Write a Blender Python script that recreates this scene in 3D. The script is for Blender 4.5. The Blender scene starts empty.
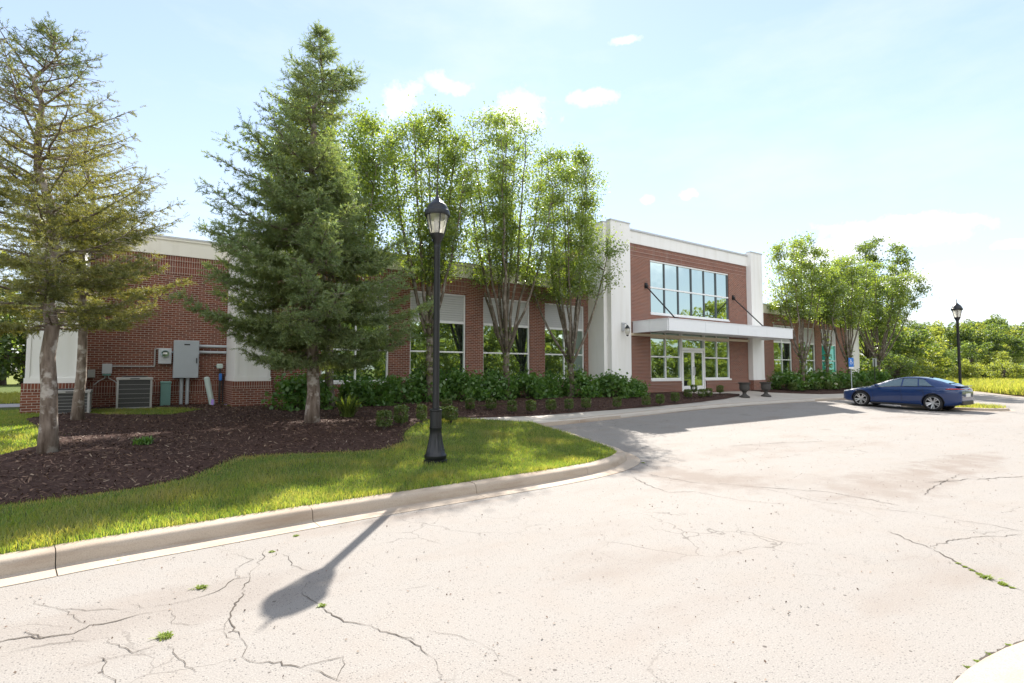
import bpy, bmesh, math, random
import numpy as np
from mathutils import Vector, Matrix, noise as mnoise

R = math.radians
S = bpy.context.scene
COL = S.collection
random.seed(7)
PI = math.pi

# ------------------------------------------------------------------ helpers
def tag(o, label=None, cat=None, group=None, kind=None):
    if label: o['label'] = label
    if cat: o['category'] = cat
    if group: o['group'] = group
    if kind: o['kind'] = kind
    return o

def empty(name, loc=(0, 0, 0), rz=0.0):
    o = bpy.data.objects.new(name, None)
    o.location = loc
    o.rotation_euler = (0, 0, rz)
    o.empty_display_size = .2
    COL.objects.link(o)
    return o

def link(name, me, mat=None, parent=None, world=True, smooth=False):
    if mat is not None:
        for m in (mat if isinstance(mat, (list, tuple)) else [mat]):
            me.materials.append(m)
    o = bpy.data.objects.new(name, me)
    COL.objects.link(o)
    if parent is not None:
        o.parent = parent
        if world:                       # geometry was written in world coordinates
            top = parent
            off = Vector((0, 0, 0))
            while top is not None:
                off += Vector(top.location)
                top = top.parent
            if parent.parent is None or parent.type == 'EMPTY':
                o.matrix_parent_inverse = Matrix.Translation(-off)
            else:
                o.matrix_parent_inverse = Matrix.Identity(4)
    if smooth:
        me.polygons.foreach_set('use_smooth', [True] * len(me.polygons))
    return o

def fast_mesh(name, V, F, mat_index=None, attrs=None):
    V = np.asarray(V, dtype=np.float32).reshape(-1, 3)
    F = np.asarray(F, dtype=np.int32)
    n, k = F.shape
    me = bpy.data.meshes.new(name)
    me.vertices.add(len(V)); me.vertices.foreach_set('co', V.ravel())
    me.loops.add(n * k); me.loops.foreach_set('vertex_index', F.ravel())
    me.polygons.add(n)
    me.polygons.foreach_set('loop_start', np.arange(0, n * k, k, dtype=np.int32))
    if mat_index is not None:
        me.polygons.foreach_set('material_index', np.asarray(mat_index, dtype=np.int32))
    me.update(calc_edges=True)
    if attrs:
        for an, av in attrs.items():
            a = me.attributes.new(an, 'FLOAT', 'POINT')
            a.data.foreach_set('value', np.asarray(av, dtype=np.float32))
    return me

class MB:
    """collects geometry of ONE part"""
    def __init__(s): s.v = []; s.f = []
    def add(s, vs, fs):
        n = len(s.v); s.v += [tuple(v) for v in vs]; s.f += [tuple(i + n for i in f) for f in fs]; return s
    def box(s, x0, x1, y0, y1, z0, z1):
        v = [(x0,y0,z0),(x1,y0,z0),(x1,y1,z0),(x0,y1,z0),(x0,y0,z1),(x1,y0,z1),(x1,y1,z1),(x0,y1,z1)]
        return s.add(v, [(0,3,2,1),(4,5,6,7),(0,1,5,4),(1,2,6,5),(2,3,7,6),(3,0,4,7)])
    def bbox(s, x0, x1, y0, y1, z0, z1, b=.012):
        bm = bmesh.new()
        bmesh.ops.create_cube(bm, size=1)
        for v in bm.verts:
            v.co = Vector(((x0+x1)/2 + v.co.x*(x1-x0), (y0+y1)/2 + v.co.y*(y1-y0), (z0+z1)/2 + v.co.z*(z1-z0)))
        bmesh.ops.bevel(bm, geom=bm.edges[:], offset=b, segments=2, affect='EDGES', profile=.5)
        s.bm(bm); return s
    def bm(s, bm):
        bm.verts.ensure_lookup_table(); bm.verts.index_update()
        s.add([v.co[:] for v in bm.verts], [[v.index for v in f.verts] for f in bm.faces]); bm.free()
    def tube(s, pts, rad, n=8, cap=True):
        pts = [Vector(p) for p in pts]
        if not hasattr(rad, '__len__'): rad = [rad] * len(pts)
        rings = []
        prev = None
        for i, p in enumerate(pts):
            d = (pts[min(i+1, len(pts)-1)] - pts[max(i-1, 0)])
            if d.length < 1e-9: d = Vector((0, 0, 1))
            d.normalize()
            if prev is None:
                a = Vector((1, 0, 0)) if abs(d.x) < .8 else Vector((0, 1, 0))
                u = d.cross(a).normalized()
            else:
                u = (prev - d * prev.dot(d))
                u = u.normalized() if u.length > 1e-6 else d.orthogonal().normalized()
            prev = u
            w = d.cross(u)
            rings.append([p + (u * math.cos(2*PI*k/n) + w * math.sin(2*PI*k/n)) * rad[i] for k in range(n)])
        v = [q for r in rings for q in r]
        f = [(i*n+k, i*n+(k+1) % n, (i+1)*n+(k+1) % n, (i+1)*n+k) for i in range(len(rings)-1) for k in range(n)]
        if cap:
            f.append(tuple(range(n-1, -1, -1))); f.append(tuple((len(rings)-1)*n + k for k in range(n)))
        return s.add(v, f)
    def lathe(s, prof, c=(0, 0, 0), n=24, flute=0.0, nf=12, fz=None):
        v = []
        for (r, z) in prof:
            for k in range(n):
                a = 2*PI*k/n
                rr = r
                if flute and fz and fz[0] <= z <= fz[1]: rr = r * (1 + flute * math.cos(nf*a))
                v.append((c[0]+rr*math.cos(a), c[1]+rr*math.sin(a), c[2]+z))
        m = len(prof)
        f = [(i*n+k, i*n+(k+1) % n, (i+1)*n+(k+1) % n, (i+1)*n+k) for i in range(m-1) for k in range(n)]
        f.append(tuple(range(n-1, -1, -1))); f.append(tuple((m-1)*n + k for k in range(n)))
        return s.add(v, f)
    def mesh(s, name):
        me = bpy.data.meshes.new(name); me.from_pydata(s.v, [], s.f); me.update(); return me
    def build(s, name, mat, parent=None, world=True, smooth=False, autosmooth=None):
        me = s.mesh(name)
        o = link(name, me, mat, parent, world, smooth)
        if autosmooth is not None:
            bm = bmesh.new(); bm.from_mesh(me)
            for e in bm.edges:
                if len(e.link_faces) == 2 and e.calc_face_angle(0) > R(autosmooth): e.smooth = False
            for f in bm.faces: f.smooth = True
            bm.to_mesh(me); bm.free()
        return o

def copy_tree(o, parent=None):
    c = o.copy(); COL.objects.link(c)
    if parent is not None: c.parent = parent
    for ch in list(o.children): copy_tree(ch, c)
    return c

# ------------------------------------------------------------------ camera geometry (used to set out the survey)
FPX, VPX, HOR, EYE = 530., 1260., 371., 1.7
_th = math.atan((HOR - 341.5) / FPX)
_b = math.atan2(VPX - 512, FPX / math.cos(_th))
FW = Vector((math.cos(_b)*math.cos(_th), math.sin(_b)*math.cos(_th), math.sin(_th)))
RT = Vector((math.sin(_b), -math.cos(_b), 0))
UP = RT.cross(FW)

def ss(a, b, x):
    t = min(1, max(0, (x - a) / (b - a))); return t*t*(3 - 2*t)
def asp(X, Y): return .15 * ss(8.5, 13.0, Y)                      # parking surface
def soil(X, Y): return .14 + .46 * ss(8.0, 18.0, Y) + (.0 if Y < 19 else 0)
def mulch_h(X, Y):
    h = soil(X, Y) + .02
    for mx, my, mr, mh in ((-.9, 11.4, 1.6, .10), (3.5, 13.1, 1.5, .10), (-1.1, 16.8, 1.2, .05)):
        d2 = ((X-mx)**2 + (Y-my)**2) / mr**2
        h += mh * math.exp(-d2)
    return h + .012 * mnoise.noise(Vector((X*1.7, Y*1.7, 0)))
def ground_pt(px, py, hf):
    """survey point: where the sight line of a point in the plan meets the surface hf"""
    d = FW + RT * ((px-512)/FPX) + UP * ((341.5-py)/FPX)
    h = 0.
    for _ in range(12):
        t = (h - EYE) / d.z; X, Y = d.x*t, d.y*t; h = hf(X, Y)
    return X, Y

# ------------------------------------------------------------------ materials
def nodes(name):
    m = bpy.data.materials.new(name); m.use_nodes = True
    nt = m.node_tree; nt.nodes.clear()
    out = nt.nodes.new('ShaderNodeOutputMaterial')
    return m, nt, out
class N:
    def __init__(s, nt): s.nt = nt
    def __call__(s, t, **k):
        n = s.nt.nodes.new('ShaderNode' + t)
        ins = k.pop('ins', {})
        for a, v in k.items(): setattr(n, a, v)
        for a, v in ins.items():
            if isinstance(v, bpy.types.NodeSocket): s.nt.links.new(v, n.inputs[a])
            else: n.inputs[a].default_value = v
        return n
    def math(s, op, a, b=None, c=None, clamp=False):
        ins = {0: a}
        if b is not None: ins[1] = b
        if c is not None: ins[2] = c
        return s('Math', operation=op, use_clamp=clamp, ins=ins).outputs[0]
    def mix(s, f, a, b, mode='MIX'):
        n = s.nt.nodes.new('ShaderNodeMix'); n.data_type = 'RGBA'; n.blend_type = mode
        for i, v in ((0, f), (6, a), (7, b)):
            if isinstance(v, bpy.types.NodeSocket): s.nt.links.new(v, n.inputs[i])
            else: n.inputs[i].default_value = v if i == 0 else (tuple(v) + (1,))[:4]
        return n.outputs[2]
    def ramp(s, f, stops):
        n = s('ValToRGB', ins={0: f})
        e = n.color_ramp.elements
        while len(e) < len(stops): e.new(.5)
        for el, (p, c) in zip(e, stops): el.position = p; el.color = (c, c, c, 1) if not hasattr(c, '__len__') else tuple(c) + (1,)
        return n.outputs[0]
    def noise(s, vec, scale, detail=3, rough=.55, **k):
        return s('TexNoise', ins={'Vector': vec, 'Scale': scale, 'Detail': detail, 'Roughness': rough}, **k).outputs[0]

def principled(name, col, rough=.6, metal=0., spec=.5, var=.12, vscale=6., bump=0., bscale=40., coat=0.):
    m, nt, out = nodes(name); n = N(nt)
    pos = n('NewGeometry').outputs['Position']
    f = n.noise(pos, vscale, 4)
    c = n.mix(f, [x*(1-var) for x in col], [min(1, x*(1+var)) for x in col])
    p = n('BsdfPrincipled', ins={'Base Color': c, 'Roughness': rough, 'Metallic': metal, 'Specular IOR Level': spec, 'Coat Weight': coat, 'Coat Roughness': .03})
    if bump:
        b = n('Bump', ins={'Height': n.noise(pos, bscale, 3), 'Strength': bump, 'Distance': .01})
        nt.links.new(b.outputs[0], p.inputs['Normal'])
    nt.links.new(p.outputs[0], out.inputs[0])
    return m

def brick_mat(name, c1, c2, mortar, soldier=False, jitter=.5):
    m, nt, out = nodes(name); n = N(nt)
    g = n('NewGeometry')
    sp = n('SeparateXYZ', ins={0: g.outputs['Position']}); sn = n('SeparateXYZ', ins={0: g.outputs['True Normal']})
    ax = n.math('GREATER_THAN', n.math('ABSOLUTE', sn.outputs[0]), .5)
    u = n.math('ADD', n.math('MULTIPLY', sp.outputs[0], n.math('SUBTRACT', 1, ax)), n.math('MULTIPLY', sp.outputs[1], ax))
    v = sp.outputs[2]
    vec = n('CombineXYZ', ins={0: v if soldier else u, 1: u if soldier else v}).outputs[0]
    if soldier: vec = n('VectorMath', operation='SUBTRACT', ins={0: vec, 1: (.011, 0, 0)}).outputs[0]
    bt = n('TexBrick', offset=0. if soldier else .5, ins={'Vector': vec, 'Color1': tuple(c1)+(1,), 'Color2': tuple(c2)+(1,), 'Mortar': tuple(mortar)+(1,), 'Scale': 1., 'Mortar Size': .0062, 'Mortar Smooth': .15, 'Bias': 0., 'Brick Width': .2033, 'Row Height': .0677})
    big = n.noise(g.outputs['Position'], .6, 4)
    fine = n.noise(g.outputs['Position'], 45., 3)
    col = n.mix(n.math('MULTIPLY', fine, .5), bt.outputs[0], n.mix(1., bt.outputs[0], (.55, .55, .58), 'MULTIPLY'))
    col = n.mix(n.ramp(big, [(.35, 0.), (.7, .28)]), col, n.mix(1., col, (.7, .66, .66), 'MULTIPLY'))
    # efflorescence / grime streaks
    st = n.noise(n('Mapping', ins={0: g.outputs['Position'], 'Scale': (3., 3., .35)}).outputs[0], 1., 4)
    col = n.mix(n.ramp(st, [(.6, 0.), (.82, .22)]), col, (.42, .36, .33))
    bp = n('Bump', ins={'Height': n.math('ADD', n.math('SUBTRACT', 1, bt.outputs[1]), n.math('MULTIPLY', fine, .3)), 'Strength': .6, 'Distance': .006})
    p = n('BsdfPrincipled', ins={'Base Color': col, 'Roughness': .85, 'Specular IOR Level': .25, 'Normal': bp.outputs[0]})
    nt.links.new(p.outputs[0], out.inputs[0])
    return m

def leaf_mat(name, ca, cb, trans=.45, tcol=None, rough=.45, gloss=.08, attr=None, cc=None):
    m, nt, out = nodes(name); n = N(nt)
    g = n('NewGeometry')
    rnd = g.outputs['Random Per Island']
    c = n.mix(rnd, ca, cb)
    if attr:
        a = n('Attribute', attribute_name=attr).outputs['Fac']
        c = n.mix(a, c, cc)
    big = n.noise(n('TexCoord').outputs['Object'], 1.1, 2)
    c = n.mix(n.ramp(big, [(.35, 0.), (.65, .35)]), c, n.mix(1., c, (1.25, 1.1, .7), 'MULTIPLY'))
    t = n.mix(1., c, tcol or (1.9, 1.75, .8), 'MULTIPLY')
    d = n('BsdfDiffuse', ins={0: c}); tr = n('BsdfTranslucent', ins={0: t}); gl = n('BsdfGlossy', ins={0: (.8, .85, .8, 1), 'Roughness': rough})
    mx = n('MixShader', ins={0: trans, 1: d.outputs[0], 2: tr.outputs[0]})
    mx2 = n('MixShader', ins={0: gloss, 1: mx.outputs[0], 2: gl.outputs[0]})
    nt.links.new(mx2.outputs[0], out.inputs[0])
    return m

def glass_mat(name, tint, fac=.55, dark=(.012, .02, .018), wave=.02):
    m, nt, out = nodes(name); n = N(nt)
    pos = n('NewGeometry').outputs['Position']
    b = n('Bump', ins={'Height': n.noise(pos, .9, 1), 'Strength': wave, 'Distance': .3})
    gl = n('BsdfGlossy', ins={0: tuple(tint)+(1,), 'Roughness': .012, 'Normal': b.outputs[0]})
    d = n('BsdfDiffuse', ins={0: tuple(dark)+(1,)})
    fr = n('Fresnel', ins={0: 1.5})
    f = n.math('ADD', n.math('MULTIPLY', fr.outputs[0], 1-fac), fac, clamp=True)
    mx = n('MixShader', ins={0: f, 1: d.outputs[0], 2: gl.outputs[0]})
    nt.links.new(mx.outputs[0], out.inputs[0])
    return m

def asphalt_mat():
    m, nt, out = nodes('weathered_asphalt'); n = N(nt)
    pos = n('NewGeometry').outputs['Position']
    big = n.noise(pos, .35, 5); mid = n.noise(pos, 2.2, 5); fine = n.noise(pos, 105., 3, .75)
    c = n.mix(big, (.232, .215, .196), (.294, .274, .252))
    c = n.mix(n.ramp(mid, [(.45, 0.), (.75, .35)]), c, (.26, .22, .185))
    c = n.mix(n.ramp(fine, [(.30, .75), (.56, 0.)]), c, (.16, .15, .145))
    c = n.mix(n.ramp(fine, [(.58, 0.), (.8, .5)]), c, (.55, .53, .50))
    # aggregate: exposed dark stones
    vo = n('TexVoronoi', ins={'Vector': pos, 'Scale': 75.})
    sel = n('SeparateColor', ins={0: vo.outputs['Color']}).outputs[0]
    dk = n.math('MULTIPLY', n.math('LESS_THAN', vo.outputs['Distance'], .38), n.math('LESS_THAN', sel, .14))
    c = n.mix(n.math('MULTIPLY', dk, .75), c, (.10, .095, .09))
    vo2 = n('TexVoronoi', ins={'Vector': pos, 'Scale': 9.})
    sel2 = n('SeparateColor', ins={0: vo2.outputs['Color']}).outputs[0]
    dk2 = n.math('MULTIPLY', n.math('LESS_THAN', vo2.outputs['Distance'], .12), n.math('LESS_THAN', sel2, .09))
    c = n.mix(n.math('MULTIPLY', dk2, .8), c, (.06, .05, .045))
    # hairline crazing where the surface is worn
    w = n('VectorMath', operation='ADD', ins={0: pos, 1: n('VectorMath', operation='SCALE', ins={0: n('TexNoise', ins={'Vector': pos, 'Scale': 3., 'Detail': 4.}).outputs['Color'], 'Scale': .35}).outputs[0]}).outputs[0]
    ve = n('TexVoronoi', feature='DISTANCE_TO_EDGE', ins={'Vector': w, 'Scale': 1.3})
    cr = n.math('MULTIPLY', n.ramp(ve.outputs['Distance'], [(.0, 1.), (.012, 0.)]), n.ramp(n.noise(pos, .45, 3), [(.5, 0.), (.62, .75)]))
    c = n.mix(cr, c, (.09, .08, .07))
    # worn brown patches by the island tip
    st = n.ramp(n.noise(n('Mapping', ins={0: pos, 'Scale': (.5, 1.2, 1)}).outputs[0], .8, 5), [(.54, 0.), (.70, .5)])
    c = n.mix(st, c, (.20, .165, .14))
    # dark drips and old oil spots
    oil = n('TexVoronoi', ins={'Vector': w, 'Scale': .55})
    so_ = n('SeparateColor', ins={0: oil.outputs['Color']}).outputs[0]
    c = n.mix(n.math('MULTIPLY', n.ramp(oil.outputs['Distance'], [(.05, .4), (.16, 0.)]), n.math('LESS_THAN', so_, .35)), c, (.13, .115, .10))
    # worn, dirt-holding places: round the kerb tip and two settled strips in the drive
    sx = n('SeparateXYZ', ins={0: pos})
    for (ex, ey, ra, rb, am) in ((7.4, 5.3, .9, 1.3, .75), (9.6, 3.3, 2.4, .8, .6), (12.6, 3.3, 2.2, .5, .7), (10.5, 6.6, 3.0, .5, .4), (.2, 4.6, 1.5, .5, .35), (3.2, 5.9, 1.6, .12, .5)):
        q = n.math('ADD', n.math('POWER', n.math('DIVIDE', n.math('SUBTRACT', sx.outputs[0], ex), ra), 2.), n.math('POWER', n.math('DIVIDE', n.math('SUBTRACT', sx.outputs[1], ey), rb), 2.))
        q = n.math('ADD', q, n.math('MULTIPLY', n.math('SUBTRACT', mid, .5), 4.))
        c = n.mix(n.ramp(q, [(.0, am), (.95, 0.)]), c, n.mix(fine, (.13, .105, .09), (.235, .195, .165)))
    hgt = n.math('ADD', n.math('MULTIPLY', fine, .6), n.math('MULTIPLY', vo.outputs['Distance'], .5))
    hgt = n.math('SUBTRACT', hgt, n.math('MULTIPLY', cr, 1.2))
    b = n('Bump', ins={'Height': hgt, 'Strength': .5, 'Distance': .006})
    p = n('BsdfPrincipled', ins={'Base Color': c, 'Roughness': .9, 'Specular IOR Level': .2, 'Normal': b.outputs[0]})
    nt.links.new(p.outputs[0], out.inputs[0])
    return m

def concrete_mat(name, ca, cb, stain=(.30, .23, .17), stain_f=.4):
    m, nt, out = nodes(name); n = N(nt)
    pos = n('NewGeometry').outputs['Position']
    c = n.mix(n.noise(pos, 1.3, 5), ca, cb)
    c = n.mix(n.ramp(n.noise(pos, 120., 2), [(.3, .4), (.55, 0.)]), c, [x*.6 for x in ca])
    c = n.mix(n.ramp(n.noise(n('Mapping', ins={0: pos, 'Scale': (.7, 2.5, 6)}).outputs[0], 1.2, 5), [(.48, 0.), (.7, stain_f)]), c, stain)
    b = n('Bump', ins={'Height': n.noise(pos, 90., 3), 'Strength': .35, 'Distance': .004})
    p = n('BsdfPrincipled', ins={'Base Color': c, 'Roughness': .85, 'Specular IOR Level': .25, 'Normal': b.outputs[0]})
    nt.links.new(p.outputs[0], out.inputs[0])
    return m

def earth_mat(name, ca, cb, scale=8.):
    m, nt, out = nodes(name); n = N(nt)
    pos = n('NewGeometry').outputs['Position']
    c = n.mix(n.ramp(n.noise(pos, scale, 5), [(.3, 0.), (.7, 1.)]), ca, cb)
    c = n.mix(n.ramp(n.noise(pos, .5, 4), [(.4, 0.), (.7, .5)]), c, [x*.8 for x in cb])
    b = n('Bump', ins={'Height': n.noise(pos, 60., 4), 'Strength': .8, 'Distance': .02})
    p = n('BsdfPrincipled', ins={'Base Color': c, 'Roughness': .95, 'Specular IOR Level': .1, 'Normal': b.outputs[0]})
    nt.links.new(p.outputs[0], out.inputs[0])
    return m

def bark_mat(name, ca, cb, pale=None, vs=14.):
    m, nt, out = nodes(name); n = N(nt)
    tc = n('TexCoord').outputs['Object']
    st = n.noise(n('Mapping', ins={0: tc, 'Scale': (1, 1, .25)}).outputs[0], vs, 5)
    c = n.mix(n.ramp(st, [(.32, 0.), (.68, 1.)]), ca, cb)
    if pale: c = n.mix(n.ramp(n.noise(tc, 5., 4), [(.52, 0.), (.62, .85)]), c, pale)
    b = n('Bump', ins={'Height': st, 'Strength': .9, 'Distance': .02})
    p = n('BsdfPrincipled', ins={'Base Color': c, 'Roughness': .9, 'Specular IOR Level': .15, 'Normal': b.outputs[0]})
    nt.links.new(p.outputs[0], out.inputs[0])
    return m

def emboss_streak(name, col):        # painted render finish (EIFS) with faint streaks
    m, nt, out = nodes(name); n = N(nt)
    pos = n('NewGeometry').outputs['Position']
    st = n.noise(n('Mapping', ins={0: pos, 'Scale': (2.2, 2.2, .18)}).outputs[0], 1.5, 5)
    c = n.mix(n.ramp(st, [(.5, 0.), (.8, .35)]), col, [col[0]*.72, col[1]*.69, col[2]*.62])
    c = n.mix(n.ramp(n.noise(pos, .5, 4), [(.4, 0.), (.75, .2)]), c, [x*.8 for x in col])
    b = n('Bump', ins={'Height': n.noise(pos, 150., 2), 'Strength': .25, 'Distance': .003})
    p = n('BsdfPrincipled', ins={'Base Color': c, 'Roughness': .8, 'Specular IOR Level': .3, 'Normal': b.outputs[0]})
    nt.links.new(p.outputs[0], out.inputs[0])
    return m

M = {}
M['brick'] = brick_mat('red_brick', (.270, .092, .056), (.175, .060, .042), (.54, .46, .38))
M['soldier'] = brick_mat('red_brick_soldier', (.250, .085, .054), (.18, .062, .046), (.54, .46, .38), soldier=True)
M['eifs'] = emboss_streak('cream_render', (.78, .745, .66))
M['white'] = emboss_streak('white_render', (.80, .79, .77))
M['coping'] = principled('coping_metal', (.50, .51, .52), .45, .3, var=.06)
M['frame'] = principled('white_aluminium', (.80, .80, .79), .4, var=.03)
M['frameshade'] = principled('shaded_mullion', (.10, .11, .12), .4, .3, var=.05)  # shaded sides of the upright mullions put into a dark colour
M['beam'] = principled('bounce_lit_aluminium', (.62, .53, .40), .45, var=.05)  # warm bounced light painted into the colour of the head beam and ledger
M['canopy'] = principled('canopy_panel', (.78, .79, .81), .35, var=.03)
M['blind'] = None
M['glass'] = glass_mat('green_glass', (.70, .86, .78), .50)
M['skyglass'] = glass_mat('teal_glass', (.72, .84, .80), .80, wave=.03)
M['tealglass'] = glass_mat('turquoise_film_glass', (.45, .85, .78), .25, dark=(.03, .30, .25))
M['darkmetal'] = principled('black_powder_coat', (.012, .013, .016), .38, .2, var=.2, vscale=14)
M['rod'] = principled('rod_steel', (.02, .02, .022), .4, .4)
M['lens'] = None
M['galv'] = principled('grey_cabinet_paint', (.42, .46, .50), .45, .1, var=.05)
M['pvc'] = principled('conduit_pvc', (.50, .54, .58), .5, var=.06)
M['meter'] = principled('meter_paint', (.55, .57, .60), .45, var=.04)
M['acgrey'] = principled('condenser_paint', (.38, .37, .36), .5, .1, var=.06)
M['acdark'] = principled('condenser_coil', (.06, .06, .06), .6, .3, var=.3, vscale=60)
M['pedestal'] = principled('green_pedestal', (.17, .33, .30), .5, var=.1)
M['tubegreen'] = principled('pale_marker', (.52, .62, .58), .5, var=.08)
M['violet'] = principled('violet_flag', (.42, .28, .75), .6, var=.08)
M['asphalt'] = asphalt_mat()
M['concrete'] = concrete_mat('kerb_concrete', (.36, .295, .23), (.455, .385, .315), (.22, .15, .10), .6)
M['walk'] = concrete_mat('walk_concrete', (.45, .41, .36), (.53, .49, .44), (.36, .30, .25), .3)
M['joint'] = principled('joint_dirt', (.035, .032, .028), .95)
M['crack'] = principled('crack_dirt', (.06, .048, .038), .95, var=.45)
M['turf'] = earth_mat('turf_soil', (.055, .085, .022), (.10, .12, .035), 14.)
M['field'] = earth_mat('field_soil', (.11, .14, .03), (.17, .18, .05), 2.)
M['mulch'] = earth_mat('mulch_soil', (.032, .018, .016), (.085, .052, .042), 22.)
M['path'] = concrete_mat('far_path', (.30, .30, .32), (.36, .36, .38), (.28, .27, .26), .2)
M['bark_spruce'] = bark_mat('spruce_bark', (.10, .072, .055), (.25, .20, .165), (.42, .38, .34))
M['bark_pear'] = bark_mat('pear_bark', (.085, .068, .05), (.19, .16, .125), (.26, .235, .20), 9.)
M['bark_dark'] = bark_mat('grey_bark', (.06, .05, .042), (.14, .12, .10))
M['resin'] = principled('cut_wood', (.55, .38, .24), .7, var=.15, vscale=20)
M['twig'] = bark_mat('dead_twig', (.12, .10, .085), (.24, .21, .18))
M['sole'] = principled('roof_membrane', (.33, .33, .34), .8, var=.1)
M['stone'] = principled('urn_stone', (.06, .055, .05), .75, var=.3, vscale=10, bump=.3)
M['unit'] = principled('rooftop_unit_paint', (.42, .43, .45), .5, var=.06)
M['grass'] = leaf_mat('grass_blade', (.066, .150, .022), (.125, .200, .038), .55, (2.6, 2.35, .85), gloss=.04, attr='dry', cc=(.30, .25, .13))
M['fieldgrass'] = leaf_mat('field_blade', (.15, .22, .035), (.25, .26, .055), .5, (2.0, 1.9, .9), gloss=.03, attr='dry', cc=(.34, .31, .14))
M['chip'] = leaf_mat('mulch_chip', (.045, .025, .021), (.16, .10, .08), 0.02, (1, 1, 1), .6, .03, attr='dry', cc=(.27, .21, .17))
M['pear'] = leaf_mat('pear_leaf', (.080, .135, .032), (.150, .195, .048), .55, (2.5, 2.35, .85), .35, .09)
M['needle'] = leaf_mat('spruce_needle', (.100, .165, .078), (.185, .240, .115), .44, (2.2, 2.1, .95), .5, .06, attr='dry', cc=(.14, .15, .045))
M['needle_old'] = leaf_mat('old_spruce_needle', (.045, .080, .036), (.085, .115, .045), .35, (2.2, 2.0, .8), .5, .05, attr='dry', cc=(.205, .205, .065))
M['shrub'] = leaf_mat('hydrangea_leaf', (.060, .142, .034), (.110, .195, .052), .35, (2.2, 2.1, .7), .4, .05)
M['box'] = leaf_mat('boxwood_leaf', (.065, .115, .025), (.115, .155, .035), .35, (1.9, 1.75, .6), .4, .06)
M['flower'] = leaf_mat('white_flower', (.70, .74, .60), (.78, .78, .70), .3, (1, 1, 1), .6, .02)
M['woodA'] = leaf_mat('wood_leaf_dark', (.055, .098, .034), (.10, .14, .050), .5, (2.6, 2.4, .9), .5, .05)
M['woodB'] = leaf_mat('wood_leaf_light', (.115, .165, .045), (.18, .215, .065), .55, (2.6, 2.3, .9), .5, .05)
M['weed'] = leaf_mat('weed_leaf', (.14, .21, .03), (.22, .27, .05), .4, (1.6, 1.6, .7), .5, .04)
M['tyre'] = principled('tyre_rubber', (.015, .015, .016), .8)
M['rim'] = principled('alloy_rim', (.55, .56, .58), .3, .8, var=.03)
M['rimdark'] = principled('rim_dark', (.02, .02, .022), .4, .4)
M['plastic'] = principled('black_trim', (.012, .012, .014), .5)
M['tail'] = principled('tail_lamp', (.45, .03, .015), .15, var=.05, coat=.6)
M['headlamp'] = principled('head_lamp_glass', (.55, .58, .62), .08, .1, var=.05, coat=1.)
M['plate'] = principled('plate_white', (.7, .7, .7), .4)
M['carglass'] = glass_mat('car_glass', (.60, .74, .76), .20, (.07, .095, .10), 0.)
M['signblue'] = principled('sign_blue', (.03, .17, .55), .4, var=.03)
M['signwhite'] = principled('sign_white', (.8, .8, .8), .4, var=.02)
M['wood'] = principled('kerb_stop', (.40, .36, .31), .85, bump=.3)

def blind_mat():
    m, nt, out = nodes('louvre_panel'); n = N(nt)
    pos = n('NewGeometry').outputs['Position']
    z = n('SeparateXYZ', ins={0: pos}).outputs[2]
    w = n.math('FRACT', n.math('MULTIPLY', z, 11.))
    b = n('Bump', ins={'Height': n.ramp(w, [(0., 0.), (.12, 1.), (.9, .7), (1., 0.)]), 'Strength': .9, 'Distance': .03})
    c = n.mix(n.noise(pos, 2., 3), (.46, .46, .46), (.54, .54, .535))
    c = n.mix(n.ramp(w, [(.0, 1.), (.1, 0.)]), c, (.30, .30, .30))
    p = n('BsdfPrincipled', ins={'Base Color': c, 'Roughness': .55, 'Normal': b.outputs[0]})
    nt.links.new(p.outputs[0], out.inputs[0]); return m
M['blind'] = blind_mat()

def lens_mat():
    m, nt, out = nodes('lamp_acrylic'); n = N(nt)
    t = n('BsdfTransparent', ins={0: (.93, .92, .88, 1)}); tl = n('BsdfTranslucent', ins={0: (.9, .88, .80, 1)}); g = n('BsdfGlossy', ins={0: (.9, .9, .9, 1), 'Roughness': .06})
    a = n('MixShader', ins={0: .55, 1: t.outputs[0], 2: tl.outputs[0]}); b = n('MixShader', ins={0: .12, 1: a.outputs[0], 2: g.outputs[0]})
    nt.links.new(b.outputs[0], out.inputs[0]); return m
M['lens'] = lens_mat()

def carpaint():
    m, nt, out = nodes('blue_car_paint'); n = N(nt)
    p = n('BsdfPrincipled', ins={'Base Color': (.003, .026, .115, 1), 'Roughness': .4, 'Metallic': 0., 'Specular IOR Level': .3, 'Coat Weight': 1., 'Coat Roughness': .02})
    nt.links.new(p.outputs[0], out.inputs[0]); return m
M['paint'] = carpaint()
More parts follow.
